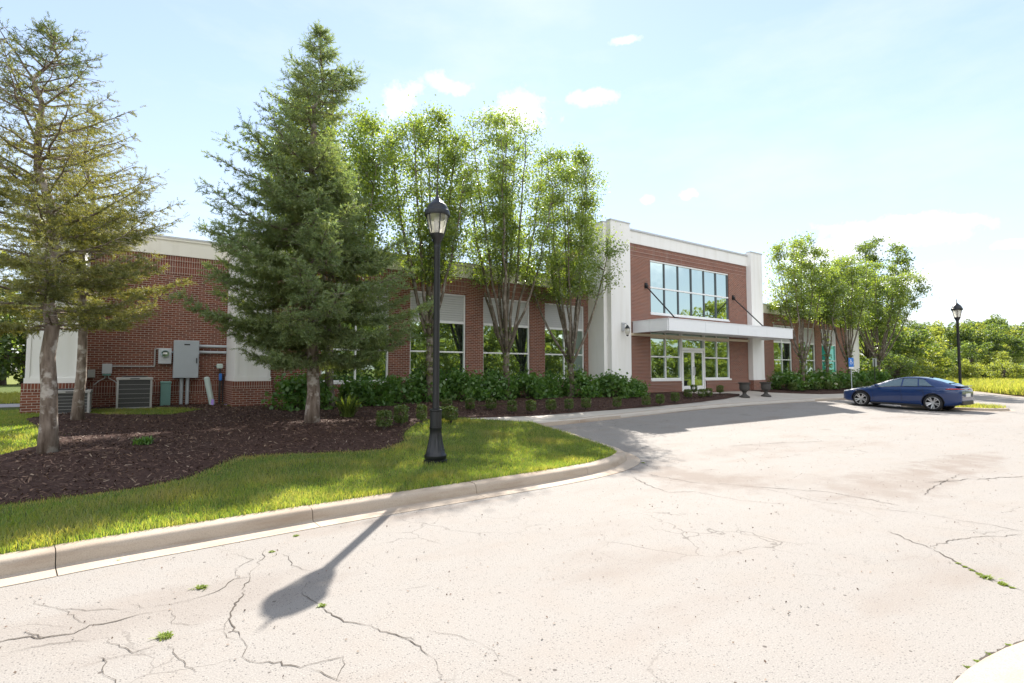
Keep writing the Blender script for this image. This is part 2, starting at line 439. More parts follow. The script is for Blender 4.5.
# ------------------------------------------------------------------ world, sun, camera
SUN_AZ, SUN_EL = 39.0, 41.3            # azimuth from +Y towards +X
w = bpy.data.worlds.new('World'); S.world = w; w.use_nodes = True
nt = w.node_tree; n = N(nt)
bg = nt.nodes['Background']
sk = n('TexSky', sky_type='NISHITA', sun_disc=False, sun_elevation=R(SUN_EL), sun_rotation=R(SUN_AZ), dust_density=.05, air_density=1.0, ozone_density=1.0, altitude=200)
dirv = n('TexCoord').outputs['Generated']
nz = n('TexNoise', ins={'Vector': dirv, 'Scale': 22., 'Detail': 6., 'Roughness': .6}).outputs[0]
nz2 = n('TexNoise', ins={'Vector': dirv, 'Scale': 70., 'Detail': 5., 'Roughness': .65}).outputs[0]
def pix_dir(px, py):
    return (FW + RT*((px-512)/FPX) + UP*((341.5-py)/FPX)).normalized()
mask = None
def blob(d, a, b, tilt=0., soft=.5, amt=1.):
    global mask
    tu = d.cross(Vector((0, 0, 1))).normalized(); tv = tu.cross(d).normalized()
    if tv.z < 0: tv = -tv
    c, s_ = math.cos(tilt), math.sin(tilt)
    uu, vv = tu*c + tv*s_, tv*c - tu*s_
    du = n('VectorMath', operation='DOT_PRODUCT', ins={0: dirv, 1: tuple(uu)}).outputs[1]
    dv = n('VectorMath', operation='DOT_PRODUCT', ins={0: dirv, 1: tuple(vv)}).outputs[1]
    dw = n('VectorMath', operation='DOT_PRODUCT', ins={0: dirv, 1: tuple(d)}).outputs[1]
    e = n.math('SQRT', n.math('ADD', n.math('POWER', n.math('DIVIDE', du, a), 2.), n.math('POWER', n.math('DIVIDE', dv, b), 2.)))
    e = n.math('ADD', e, n.math('MULTIPLY', n.math('SUBTRACT', nz, .5), 2.2))
    e = n.math('ADD', e, n.math('MULTIPLY', n.math('SUBTRACT', nz2, .5), 1.3))
    k = n.math('MULTIPLY', n.ramp(e, [(.25, min(1., amt+.1)), (min(.99, .45+soft), 0.)]), n.math('GREATER_THAN', dw, 0.))
    mask = k if mask is None else n.math('MAXIMUM', mask, k)
for (px, py, a, b_, t) in ((400, 100, .055, .028, .6), (450, 86, .045, .022, -.2), (516, 116, .075, .045, -.1), (592, 97, .05, .018, .0), (688, 195, .022, .012, 0.), (648, 200, .016, .010, 0.),
                           (625, 40, .03, .008, 0.), (890, 232, .105, .026, -.12), (935, 222, .07, .016, -.2), (825, 255, .10, .036, .1), (900, 282, .085, .022, .05), (840, 290, .10, .02, 0), (1020, 243, .03, .008, 0), (925, 318, .10, .010, 0)):
    blob(pix_dir(px, py), a*(.88 if px < 700 else 1.), b_*(.88 if px < 700 else 1.), t, .6, .85)
# fair-weather cumulus in the rest of the sky (behind the viewer, seen in the windows; cover and brightness raised as fill light for the facade)
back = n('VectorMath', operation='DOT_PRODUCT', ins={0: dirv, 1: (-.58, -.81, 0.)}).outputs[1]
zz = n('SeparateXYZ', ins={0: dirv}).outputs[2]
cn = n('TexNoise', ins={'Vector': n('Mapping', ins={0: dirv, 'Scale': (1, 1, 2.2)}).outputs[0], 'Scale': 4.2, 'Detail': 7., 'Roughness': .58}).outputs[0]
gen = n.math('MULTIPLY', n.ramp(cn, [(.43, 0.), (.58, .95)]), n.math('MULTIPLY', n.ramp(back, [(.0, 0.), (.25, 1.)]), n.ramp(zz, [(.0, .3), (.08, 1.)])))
veil = n.math('ADD', .38, n.math('MULTIPLY', .42, n.ramp(zz, [(.0, 1.), (.45, 0.)])))      # thin summer haze, thicker near the horizon
cn2 = n('TexNoise', ins={'Vector': n('Mapping', ins={0: dirv, 'Scale': (1, 1, 3.)}).outputs[0], 'Scale': 2.6, 'Detail': 6., 'Roughness': .6}).outputs[0]
hz = n.mix(veil, sk.outputs[0], (3.2, 3.4, 3.72))
hz = n.mix(n.ramp(cn2, [(.45, 0.), (.75, .35)]), hz, (4.3, 4.4, 4.6))     # faint cirrus
shade_ = n.ramp(n.math('ADD', nz, n.math('MULTIPLY', nz2, .4)), [(.45, (4.3, 4.4, 4.65)), (.85, (5.6, 5.55, 5.5))])
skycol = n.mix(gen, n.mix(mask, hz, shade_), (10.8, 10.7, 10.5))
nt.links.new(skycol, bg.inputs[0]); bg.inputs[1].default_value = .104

sun = bpy.data.lights.new('sun', 'SUN'); sun.energy = 5.0; sun.angle = R(.53); sun.color = (1., .94, .855)
so = bpy.data.objects.new('sun', sun); COL.objects.link(so)
sd = Vector((math.sin(R(SUN_AZ))*math.cos(R(SUN_EL)), math.cos(R(SUN_AZ))*math.cos(R(SUN_EL)), math.sin(R(SUN_EL))))
so.rotation_euler = sd.to_track_quat('Z', 'Y').to_euler(); so.location = sd * 60

cam = bpy.data.cameras.new('camera'); cam.sensor_width = 36; cam.lens = FPX/1024*36; cam.clip_end = 8000; cam.clip_start = .05
co = bpy.data.objects.new('camera', cam); COL.objects.link(co)
co.location = (0, 0, EYE); co.rotation_euler = (-FW).to_track_quat('Z', 'Y').to_euler()
S.camera = co
S.view_settings.view_transform = 'Standard'; S.view_settings.look = 'None'; S.view_settings.gamma = 1; S.view_settings.use_curve_mapping = False
S.view_settings.exposure = 1.38
S.render.resolution_x, S.render.resolution_y = 1024, 683

# ------------------------------------------------------------------ ground sheets
def sheet(name, poly, cell, hf, mat, kind='structure', parent=None, region=None, skirt=0.):
    bm = bmesh.new()
    vs = [bm.verts.new((x, y, 0)) for x, y in poly]
    f = bm.faces.new(vs); bm.normal_update()
    bmesh.ops.triangulate(bm, faces=[f])
    xs = [p[0] for p in poly]; ys = [p[1] for p in poly]
    rx = region or (min(xs), max(xs), min(ys), max(ys))
    def cuts(a, b, axis):
        k = math.ceil(a/cell)*cell
        while k < b:
            co_ = Vector((k, 0, 0)) if axis == 0 else Vector((0, k, 0)); no = Vector((1, 0, 0)) if axis == 0 else Vector((0, 1, 0))
            bmesh.ops.bisect_plane(bm, geom=bm.verts[:]+bm.edges[:]+bm.faces[:], plane_co=co_, plane_no=no, dist=1e-4)
            k += cell
    cuts(max(rx[0], min(xs)), min(rx[1], max(xs)), 0); cuts(max(rx[2], min(ys)), min(rx[3], max(ys)), 1)
    bmesh.ops.recalc_face_normals(bm, faces=bm.faces[:])
    for v in bm.verts: v.co.z = hf(v.co.x, v.co.y)
    if skirt:
        be = [e for e in bm.edges if e.is_boundary]
        ex = bmesh.ops.extrude_edge_only(bm, edges=be)['geom']
        for v in ex:
            if isinstance(v, bmesh.types.BMVert): v.co.z -= skirt
    me = bpy.data.meshes.new(name); bm.to_mesh(me); bm.free()
    for p in me.polygons: p.use_smooth = True
    me.update()
    if me.polygons and sum(p.normal.z*p.area for p in me.polygons) < 0: me.flip_normals()
    o = link(name, me, mat)
    if kind: o['kind'] = kind
    return o

g = MB(); g.add([(-4000, -4000, -.08), (4000, -4000, -.08), (4000, 4000, -.08), (-4000, 4000, -.08)], [(0, 1, 2, 3)])
tag(g.build('ground', M['field']), kind='structure')

sheet('parking_lot', [(-25, -14), (66, -14), (66, 16), (-25, 16)], .5, asp, M['asphalt'], region=(-3, -2.9, 8, 14))

KERB = [(-14, 5.75), (-4, 5.92), (-1.17, 6.02), (-.2, 6.12), (.58, 6.17), (1.49, 6.23), (2.74, 6.28), (3.84, 6.30), (5.32, 6.34), (6.4, 6.47), (7.15, 6.72), (7.7, 7.05), (8.05, 7.5), (8.3, 8.1), (8.6, 9.0), (8.9, 9.95), (9.06, 11.0), (8.95, 11.75)]
def offset(poly, d):
    out = []
    for i, p in enumerate(poly):
        a = Vector(poly[max(0, i-1)]); b = Vector(poly[min(len(poly)-1, i+1)])
        t = (b - a).normalized(); nrm = Vector((-t.y, t.x))
        out.append((p[0] + nrm.x*d, p[1] + nrm.y*d))
    return out
def resample(poly, step):
    out = [Vector(poly[0])]
    # Catmull-Rom smoothing then even spacing
    dense = []
    for i in range(len(poly)-1):
        p0, p1, p2, p3 = (Vector(poly[max(0, i-1)]), Vector(poly[i]), Vector(poly[i+1]), Vector(poly[min(len(poly)-1, i+2)]))
        for k in range(16):
            t = k/16
            dense.append(.5*((2*p1) + (-p0+p2)*t + (2*p0-5*p1+4*p2-p3)*t*t + (-p0+3*p1-3*p2+p3)*t**3))
    dense.append(Vector(poly[-1]))
    acc = 0
    for a, b in zip(dense, dense[1:]):
        d = (b-a).length
        while acc + d >= step and d > 1e-9:
            t = (step-acc)/d; a = a + (b-a)*t; out.append(a.copy()); d = (b-a).length; acc = 0
        acc += d
    return [tuple(p) for p in out]
def kerb(name, poly, prof, joint_every, hf, mat, gap=.008, phase=0.):
    """sweep a kerb profile (offset to the left of travel, height) along a plan line, cut by real joints"""
    m = MB(); step = .1
    pl = resample(poly, step)
    per = int(joint_every/step)
    i = -int(phase/step)
    while i < len(pl)-1:
        seg = pl[max(0, i):min(len(pl), i+per+1)]; i += per
        if len(seg) < 2: continue
        def shrink(a, b):
            v = Vector(b)-Vector(a); return tuple(Vector(a)+v.normalized()*gap/2)
        seg = [shrink(seg[0], seg[1])] + seg[1:-1] + [shrink(seg[-1], seg[-2])]
        dz = random.uniform(-.004, .004)
        rows = []
        for d, h in prof:
            rows.append([(x, y, hf(x, y)+h+(dz if h > .02 else 0)) for x, y in offset(seg, d)])
        k = len(prof); L = len(seg)
        v = [rows[j][q] for q in range(L) for j in range(k)]
        f = [(q*k+j, (q+1)*k+j, (q+1)*k+j+1, q*k+j+1) for q in range(L-1) for j in range(k-1)]
        f += [tuple(range(k-1, -1, -1)), tuple((L-1)*k+j for j in range(k))]
        m.add(v, f)
    o = m.build(name, mat, autosmooth=35)
    tag(o, kind='structure')
    return o
PROF = [(-.24, -.06), (-.24, .006), (-.02, .012), (.012, .02), (.028, .10), (.045, .128), (.075, .145), (.22, .150), (.22, -.05)]
kerb('kerb', KERB, PROF, 2.2, asp, M['concrete'], phase=1.94)
# soil filler shows dark inside the kerb joints
fl = MB()
pl = resample(KERB, .2)
a_, b_ = offset(pl, .02), offset(pl, .2)
fl.add([(x, y, asp(x, y)+.002) for x, y in offset(pl, -.22)] + [(x, y, asp(x, y)+.004) for x, y in a_] + [(x, y, asp(x, y)+.115) for x, y in offset(pl, .085)] + [(x, y, asp(x, y)+.13) for x, y in b_],
       [(r*len(pl)+i, r*len(pl)+i+1, (r+1)*len(pl)+i+1, (r+1)*len(pl)+i) for r in range(3) for i in range(len(pl)-1)])
tag(fl.build('kerb_joint_fill', M['joint']), kind='structure')

WALK_F = [(8.95, 11.8), (11.0, 11.97), (13.1, 12.28), (15.3, 12.6), (18.5, 13.06), (21, 13.25), (23.4, 13.33), (27, 13.25), (30.75, 13.1), (36, 13.0), (48, 13.0)]
WALK_B = [(7.43, 13.08), (9.4, 13.28), (12.45, 13.52), (17.2, 14.0), (20.5, 14.45), (23.3, 14.95), (25.6, 15.6)]
def walk_h(X, Y): return asp(X, Y) + .14 + .07*(1-ss(7.4, 10.5, X)) + .27*ss(13.6, 17.2, Y)
def lawn_h(X, Y): return soil(X, Y) if Y > 8.4 else asp(X, Y) + .145
KB = offset(KERB, .2)
lawn_poly = KB[:-1] + [(9.05, 11.78), (7.43, 13.08), (8.2, 15), (17.4, 17.2), (17.4, 20.2), (-2.2, 20.2), (-2.2, 60), (-60, 60), (-60, 5.9)]
sheet('lawn', lawn_poly, .4, lawn_h, M['turf'], region=(-3, 10, 6, 20.4))
MUL = [(-2.1, 8.35), (-1.23, 8.5), (-.65, 8.58), (.02, 8.70), (.64, 9.0), (1.04, 9.66), (1.54, 10.35), (2.39, 10.25), (3.3, 9.95), (4.02, 9.9), (4.7, 10.6), (5.1, 11.5), (5.9, 12.6), (6.4, 13.0), (7.43, 13.06), (9.4, 13.26), (12.45, 13.50), (17.2, 13.98), (20.5, 14.43), (23.3, 14.93), (25.4, 15.55), (24.9, 15.9), (22.7, 16.0), (22.6, 17.35), (17.6, 17.35), (17.3, 18.35), (3.5, 18.38), (2.4, 18.25), (2.4, 20.25), (-1.2, 20.25), (-1.2, 18.8), (.9, 18.6), (1.6, 17.4), (.8, 16.3), (-.6, 16.6), (-1.3, 17.4), (-2.0, 16.4), (-1.6, 14.9), (-1.2, 13.7), (-1.3, 12.3), (-1.9, 11.3), (-3.2, 10.6), (-3.6, 9.2)]
def bed_h(x, y):
    t = ss(7.0, 10., x); return mulch_h(x, y)*(1-t) + (walk_h(x, y)+.03+.05*ss(13.5, 15, y))*t
sheet('mulch_bed', MUL, .25, bed_h, M['mulch'], skirt=.1)
MUL2 = [(28.9, 16.2), (30.5, 15.4), (32.5, 14.75), (36, 14.5), (46.5, 14.5), (46.5, 18.2), (30.9, 18.35), (30.85, 17.05), (29.0, 17.05)]
sheet('mulch_bed.001', MUL2, .5, lambda x, y: walk_h(x, y)+.04, M['mulch'], skirt=.1)
sheet('sidewalk', WALK_F + [(48, 15), (31, 18.3), (30.8, 17.35), (22.5, 17.38)] + [(22.5, 15.5)] + WALK_B[::-1], .5, walk_h, M['walk'], skirt=.12)
kerb('sidewalk_kerb', WALK_F, [(.0, -.05), (.0, .10), (.02, .135), (.05, .146), (.16, .146), (.16, -.05)], 3.0, asp, M['concrete'])
# far field beyond the drive
FK = [(66, 22.5), (58, 16.7), (54.6, 14.15), (47.5, 9.0), (41, 4.2), (34, -1.0)]
field_h = lambda x, y: asp(x, y)*.0 + .12
sheet('field', [(66, 22.6), (58, 16.9), (54.6, 14.35), (47.5, 9.2), (41, 4.4), (34, -.8), (400, -60), (400, 300), (66, 300)], 400, field_h, M['field'])
kerb('field_kerb', FK, [(-.45, .004), (-.02, .01), (.03, .13), (.2, .14), (.2, -.05)][::1], 3.0, lambda x, y: asp(x, y), M['concrete'])
sheet('field.001', [(46.8, 16.0), (66.5, 16.0), (66.5, 60), (46.8, 60)], 30, lambda x, y: .2, M['field'])
sheet('far_path', [(-30, 23), (-2.4, 21.9), (-2.4, 24.0), (-30, 26.5)], 6, lambda x, y: .605+.004, M['path'])
# small kerbed island behind the car
ISL = [(29.6, 9.9), (29.2, 8.6), (29.25, 7.6), (29.7, 6.7), (30.6, 6.3), (31.4, 6.7), (31.9, 7.7), (32.0, 9.2), (31.9, 10.2)]
sheet('traffic_island', offset(resample(ISL, .3), .14), .4, lambda x, y: .10, M['turf'])
kerb('traffic_island_kerb', ISL, [(-.2, .004), (-.02, .008), (.02, .10), (.15, .115), (.15, -.05)], 2., lambda x, y: asp(x, y), M['concrete'])
# concrete apron, bottom right corner
cpts = [ground_pt(*p, asp) for p in ((948, 690), (955, 683), (968, 671), (985, 660), (1005, 650), (1024, 643), (1060, 632))]
sheet('concrete_apron', cpts + [(cpts[-1][0]+.6, cpts[-1][1]-1.5), (cpts[0][0]+.2, cpts[0][1]-1.2)], 1., lambda x, y: asp(x, y)+.012, M['concrete'])
# ------------------------------------------------------------------ pavement cracks (measured lines)
rng = random.Random(3)
def Z3(pts): return [(x/2.56, 540+y/2.56) for x, y in pts]
def Z4(pts): return [(400+x/1.641, 440+y/1.641) for x, y in pts]
CR = [
 (Z3([(330,165),(370,175),(440,165),(500,150),(560,130),(600,100),(640,95)]), .012),
 (Z3([(640,95),(625,140),(590,185),(595,220),(620,255),(620,300),(640,312),(720,312),(770,328),(830,310),(880,300)]), .017),
 (Z3([(780,328),(830,345),(870,362)]), .012), (Z3([(570,235),(580,250),(620,258)]), .012), (Z3([(590,190),(575,235)]), .008),
 (Z3([(-40,270),(0,262),(60,250),(150,245),(190,240),(230,218),(300,208),(360,190),(430,180)]), .017),
 (Z3([(85,155),(150,178),(220,182),(320,178)]), .009), (Z3([(150,178),(200,205),(225,215)]), .008),
 (Z3([(800,155),(825,165),(880,210),(950,220),(1000,240),(1060,256)]), .018), (Z3([(785,110),(790,150),(810,160)]), .010),
 (Z3([(580,35),(650,50),(600,75),(605,100)]), .007), (Z3([(640,95),(690,15)]), .009), (Z3([(720,35),(745,65),(790,80)]), .007),
 (Z3([(430,270),(470,310),(500,340)]), .009), (Z3([(250,300),(285,355),(310,380)]), .012), (Z3([(265,250),(280,265),(340,290),(400,270)]), .008),
 (Z3([(0,300),(80,275),(150,265),(230,260)]), .008), (Z3([(60,235),(140,250)]), .012), (Z3([(500,245),(560,230),(600,225)]), .006), (Z3([(880,300),(870,340),(860,362)]), .006),
 (Z3([(435,170),(440,215),(520,215)]), .005), (Z3([(30,225),(90,215),(180,222)]), .006), (Z3([(200,330),(300,300),(400,290)]), .005),
 (Z4([(0,325),(20,332),(35,345),(60,365),(72,390)]), .012), (Z4([(35,310),(90,320),(140,340),(165,365)]), .006), (Z4([(150,378),(200,395)]), .006),
 (Z4([(380,60),(410,75),(440,86),(485,85)]), .028), (Z4([(370,50),(480,70),(600,78),(700,85),(820,108)]), .02),
 (Z4([(800,150),(870,178),(920,205),(970,230),(1040,254)]), .024), (Z4([(870,178),(900,165),(1024,155)]), .014), (Z4([(860,90),(890,70),(920,55)]), .026),
 (Z4([(600,80),(680,100),(760,110),(880,125),(1024,150)]), .013), (Z4([(485,85),(560,100),(640,105)]), .012), (Z4([(540,10),(620,5),(700,2)]), .03), (Z4([(860,70),(1024,60)]), .03), (Z4([(0,248),(50,238)]), .006),
 ([(955-3,684),(968,669),(985,658),(1005,648),(1030,640)], .034),
]
cm = MB()
for pts, wd in CR:
    P_ = [Vector(ground_pt(x, y, asp)) for x, y in pts]
    fine = [P_[0]]
    for a, b in zip(P_, P_[1:]):
        L = (b-a).length; k = max(3, int(L/.035)); nrm = Vector((-(b-a).y, (b-a).x)).normalized()
        for i in range(1, k+1):
            t = i/k; p_ = a.lerp(b, t); e_ = min(1, 4*t*(1-t))
            w_ = mnoise.noise(Vector((p_.x*3.1, p_.y*3.1, 1)))*.09 + mnoise.noise(Vector((p_.x*11, p_.y*11, 5)))*.045
            fine.append(p_ + nrm*(w_*e_*min(1, L/.6) + (rng.gauss(0, .006) if i < k else 0)))
    v = []; f = []
    for i, p in enumerate(fine):
        a = fine[max(0, i-1)]; b = fine[min(len(fine)-1, i+1)]; d = (b-a)
        nrm = Vector((-d.y, d.x)).normalized()
        e = min(1, i/3, (len(fine)-1-i)/3)
        ww = wd*.25*(.08+1.2*max(0, .45+1.0*mnoise.noise(Vector((p.x*4, p.y*4, 9))))+.4*rng.random())*(.25+.75*e)
        z = asp(p.x, p.y)+.004
        v += [(p.x+nrm.x*ww, p.y+nrm.y*ww, z), (p.x-nrm.x*ww, p.y-nrm.y*ww, z)]
    f = [(2*i, 2*i+1, 2*i+3, 2*i+2) for i in range(len(fine)-1)]
    cm.add(v, f)
tag(cm.build('pavement_cracks', M['crack']), kind='structure')
# ------------------------------------------------------------------ the building
BLD = empty('office_building', (17.5, 18.4, .5))
tag(BLD, 'long red brick office building with cream parapets and a taller glazed entrance block', 'building')
def part(name, mb, mat, parent=BLD, **k): return mb.build(name, mat, parent, **k)
def wall_y(mb, Y, th, X0, X1, Z0, Z1, opens=()):
    xs = sorted({X0, X1, *[o[0] for o in opens], *[o[1] for o in opens]}); zs = sorted({Z0, Z1, *[o[2] for o in opens], *[o[3] for o in opens]})
    for i in range(len(xs)-1):
        j = 0
        while j < len(zs)-1:
            inside = lambda q: any(o[0] <= (xs[i]+xs[i+1])/2 <= o[1] and o[2] <= (zs[q]+zs[q+1])/2 <= o[3] for o in opens)
            if inside(j): j += 1; continue
            k = j
            while k+1 < len(zs)-1 and not inside(k+1): k += 1
            mb.box(xs[i], xs[i+1], Y, Y+th, zs[j], zs[k+1]); j = k+1
YM, YU, YE = 18.4, 20.3, 17.4
WIN = [(5.12, 7.54), (8.37, 10.79), (11.61, 14.03), (14.86, 17.26)]
WINR = [(34.12, 36.5), (37.42, 39.8), (40.72, 43.1)]
SILL, TRN, PAN, HEAD, BT, PT = 1.32, 2.45, 3.62, 4.76, 5.45, 6.0
m = MB(); wall_y(m, YM, .35, 3.5, 17.5, .3, BT, [(a, b, SILL, HEAD) for a, b in WIN]); part('brick_wall', m, M['brick'])
m = MB(); wall_y(m, YM, .35, 30.75, 44.9, .1, BT, [(a, b, SILL, HEAD) for a, b in WINR]); part('brick_wall', m, M['brick'])
m = MB(); m.box(-1.25, 2.55, YU, YU+.3, .3, BT); part('brick_wall', m, M['brick'])
m = MB(); m.box(-2.3, -2.0, 20.4, 38, .2, BT); m.box(-2.3, 46.6, 37.7, 38, .2, BT); m.box(46.3, 46.6, 18.75, 37.7, .1, BT); part('brick_wall', m, M['brick'])
# soldier courses above the windows and along the service wall
def soldiers(Y, spans, z0, k, skip=0.004):
    mb = MB()
    for a, b in spans:
        for i in range(k): mb.box(a, b, Y-(.016 if i % 2 == 0 else .003), Y+.05, z0+i*.2033+.003, z0+(i+1)*.2033-.003)
    return mb
part('soldier_course', soldiers(YM, WIN, HEAD+.06, 3), M['soldier'])
part('soldier_course', soldiers(YM, WINR, HEAD+.06, 3), M['soldier'])
part('soldier_course', soldiers(YU, [(-1.2, 2.5)], 4.84, 3), M['soldier'])
part('soldier_course', soldiers(YU, [(-1.2, 2.5)], .96, 2), M['soldier'])
# parapets
def parapet(spans, z0, z1, depth=.45):
    mb = MB(); cp = MB()
    for (a, b, Y) in spans:
        mb.box(a, b, Y-.05, Y+depth, z0, z1-.07); mb.box(a, b, Y-.085, Y+depth, z1-.07, z1)
        cp.box(a-.003, b+.003, Y-.10, Y+depth+.02, z1, z1+.055)
    return mb, cp
mb, cp = parapet([(2.45, 17.5, YM), (-1.25, 2.45, YU), (-2.35, -1.25, 18.3)], BT, PT); mb.box(-2.35, -1.2, 18.8, YU+.4, BT, PT-.002); mb.box(2.455, 2.9, YM+.5, YU+.4, BT, PT-.002)
P1 = part('parapet', mb, M['eifs']); cp.build('coping', M['coping'], P1)
mb, cp = parapet([(30.75, 46.7, YM)], BT, PT); P2 = part('parapet', mb, M['eifs']); cp.build('coping', M['coping'], P2)
# white pilasters of the low wing on brick bases
def pilaster(X0, X1, Y0, Y1, zb, zt, mat=None, base=True, panel=True):
    mb = MB()
    mb.box(X0, X1, Y0, Y1, zb, zt)
    if panel:
        e = .09
        mb.box(X0+.004, X0+e, Y0-.022, Y0, zb+.16, zt-.1); mb.box(X1-e, X1-.004, Y0-.022, Y0, zb+.16, zt-.1)
    mb.box(X0-.02, X1+.02, Y0-.03, Y1-.004, zb+.004, zb+.14)
    p = part('pilaster', mb, mat or M['white'])
    if base:
        b = MB(); b.box(X0-.06, X1+.06, Y0-.07, Y1-.01, .15, zb-.205); b.build('brick_base', M['brick'], p)
        b = MB(); b.box(X0-.06, X1+.06, Y0-.068, Y1-.012, zb-.203, zb); b.build('brick_cap', M['soldier'], p)
    return p
pilaster(2.5, 3.52, 18.3, 20.28, 1.38, BT-.004); pilaster(-2.3, -1.2, 18.3, 20.28, 1.38, BT-.004)
pilaster(44.9, 46.6, 18.28, 18.9, 1.1, BT-.004)
# roof slabs
m = MB(); m.box(-1.95, 17.6, 20.65, 37.7, 5.5, 5.7); part('roof', m, M['sole'])
m = MB(); m.box(3.2, 17.6, 18.8, 20.65, 5.503, 5.697); part('roof', m, M['sole'])
m = MB(); m.box(30.7, 46.3, 18.85, 37.7, 5.5, 5.7); part('roof', m, M['sole'])

# windows of the low wings: frame > panes, louvre panel
def window(a, b, glass, name='window', zs=SILL, Y=YM, ztop=HEAD, center_top=False):
    Yf = Y+.07
    f = MB(); t = .055; c = (a+b)/2
    f.box(a, a+t, Yf, Yf+.10, zs, ztop); f.box(b-t, b, Yf, Yf+.10, zs, ztop)
    f.box(a+t, b-t, Yf+.002, Yf+.098, ztop-t, ztop); f.box(a+t, b-t, Yf-.03, Yf+.10, zs, zs+.06)
    f.box(a+t, b-t, Yf-.005, Yf+.10, PAN-.04, PAN+.05); f.box(a+t, b-t, Yf+.004, Yf+.096, TRN-.03, TRN+.03)
    f.box(c-.028, c+.028, Yf+.006, Yf+.094, zs+.06, PAN-.04)
    if center_top: f.box(c-.028, c+.028, Yf+.006, Yf+.094, PAN+.05, ztop-t)
    w_ = part(name, f, M['frame'])
    p = MB(); p.box(a+t, b-t, Yf+.05, Yf+.06, zs+.06, PAN-.04); p.build('pane', glass, w_)
    p = MB(); p.box(a+t, b-t, Yf+.045, Yf+.07, PAN+.05, ztop-t); p.build('louvre_panel', M['blind'], w_)
    s = MB(); s.box(a-.02, b+.02, Y-.03, Y+.08, zs-.07, zs-.003); s.build('sill', M['white'], w_)
    return w_
for a, b in WIN: window(a, b, M['glass'])
for i, (a, b) in enumerate(WINR): window(a, b, M['tealglass'] if i == 2 else M['glass'], center_top=(i == 0))

# ---- taller entrance block
EX0, EX1, ET = 19.03, 29.4, 7.9
SF = (20.76, 27.56)
m = MB()
wall_y(m, YE, .35, EX0, EX1, .25, ET, [(SF[0], 23.16, 1.27, 4.02), (23.16, 25.18, .66, 4.02), (25.18, SF[1], 1.27, 4.02), (20.8, 27.57, 4.56, 7.26)])
part('brick_wall', m, M['brick'])
mb = MB(); [mb.box(19.05, 29.38, YE-(.016 if i % 2 else .004), YE+.05, 7.28+i*.2033+.003, 7.28+(i+1)*.2033-.003) for i in range(3)]
part('soldier_course', mb, M['soldier'])
for a, b in ((EX0, 23.1), (25.24, EX1)):
    mb = MB(); mb.box(a, b, YE-.05, YE+.01, .3, 1.2); part('brick_plinth', mb, M['brick'])
for a, b in ((EX0+.004, 23.1), (25.24, EX1-.004)):
    mb = MB(); mb.box(a, b, YE-.075, YE+.01, 1.003, 1.2-.12); part('brick_plinth_cap', mb, M['soldier'])
mb = MB(); cp = MB()
mb.box(EX0, EX1, YE-.06, YE+.45, ET, 8.50); cp.box(EX0-.003, EX1+.003, YE-.12, YE+.47, 8.50, 8.585)
mb2 = MB(); mb2.box(EX0, EX1, YE-.03, YE+.2, 8.2, 8.21)
P3 = part('parapet', mb, M['white']); cp.build('coping', M['coping'], P3)
def ent_pil(xb0, xf0, xf1, xb1):
    mb = MB(); mb.box(xb0, xb1, 17.36, 18.95, 1.17, 8.62); mb.box(xf0, xf1, 17.1, 17.357, 1.17, 8.70); mb.box(xf0-.015, xf1+.015, 17.085, 17.355, 1.172, 1.28)
    p = part('pilaster', mb, M['white'])
    c = MB(); c.box(xf0-.02, xf1+.02, 17.07, 17.357, 8.70, 8.76); c.box(xb0-.02, xb1+.02, 17.36, 18.97, 8.62, 8.68); c.build('coping', M['coping'], p)
    b = MB(); b.box(xb0-.03, xb1+.03, 17.33, 18.93, .1, 1.168); b.box(xf0-.03, xf1+.03, 17.06, 17.328, .1, 1.168); b.build('brick_base', M['brick'], p)
ent_pil(17.5, 17.72, 19.03, 19.03); ent_pil(29.4, 29.4, 30.62, 30.75)
m = MB(); m.box(17.62, 30.65, 18.96, 21.7, 5.4, 7.72); part('brick_wall', m, M['brick'])
c = MB(); c.box(17.55, 30.72, 18.97, 21.75, 7.72, 7.78); part('coping', c, M['coping'])
m = MB(); m.box(17.5, 30.75, 18.9, 37.7, .2, 5.39); m.box(19.1, 29.3, 17.76, 18.95, .3, 8.3); part('core_wall', m, M['brick'])

# upper curtain wall
def curtain(name, xs, zs, Y, vmat, hmat, glass, proud=.03):
    v = MB()
    for x in xs: v.box(x-.026, x+.026, Y+.035, Y+.14, zs[0], zs[-1])
    fr = part(name, v, vmat)
    for z in zs:
        h = MB(); h.box(xs[0]-.03, xs[-1]+.03, Y+.028, Y+.12, z-.035, z+.035); h.build('transom', hmat, fr)
    for a, b in zip(xs, xs[1:]):
        p = MB()
        t0 = random.uniform(-.004, .004)
        p.add([(a+.03, Y+.09+t0, zs[0]), (b-.03, Y+.09-t0, zs[0]), (b-.03, Y+.09-t0, zs[-1]), (a+.03, Y+.09+t0, zs[-1])], [(0, 1, 2, 3)])
        p.build('pane', glass, fr)
    return fr
ux = [20.84+i*(27.53-20.84)/6 for i in range(7)]
curtain('upper_window', ux, [4.6, 5.88, 7.22], YE, M['frameshade'], M['frame'], M['skyglass'])
mb = MB(); mb.box(20.8, 27.57, YE-.03, YE+.1, 4.5, 4.562); part('window_sill', mb, M['frame'])
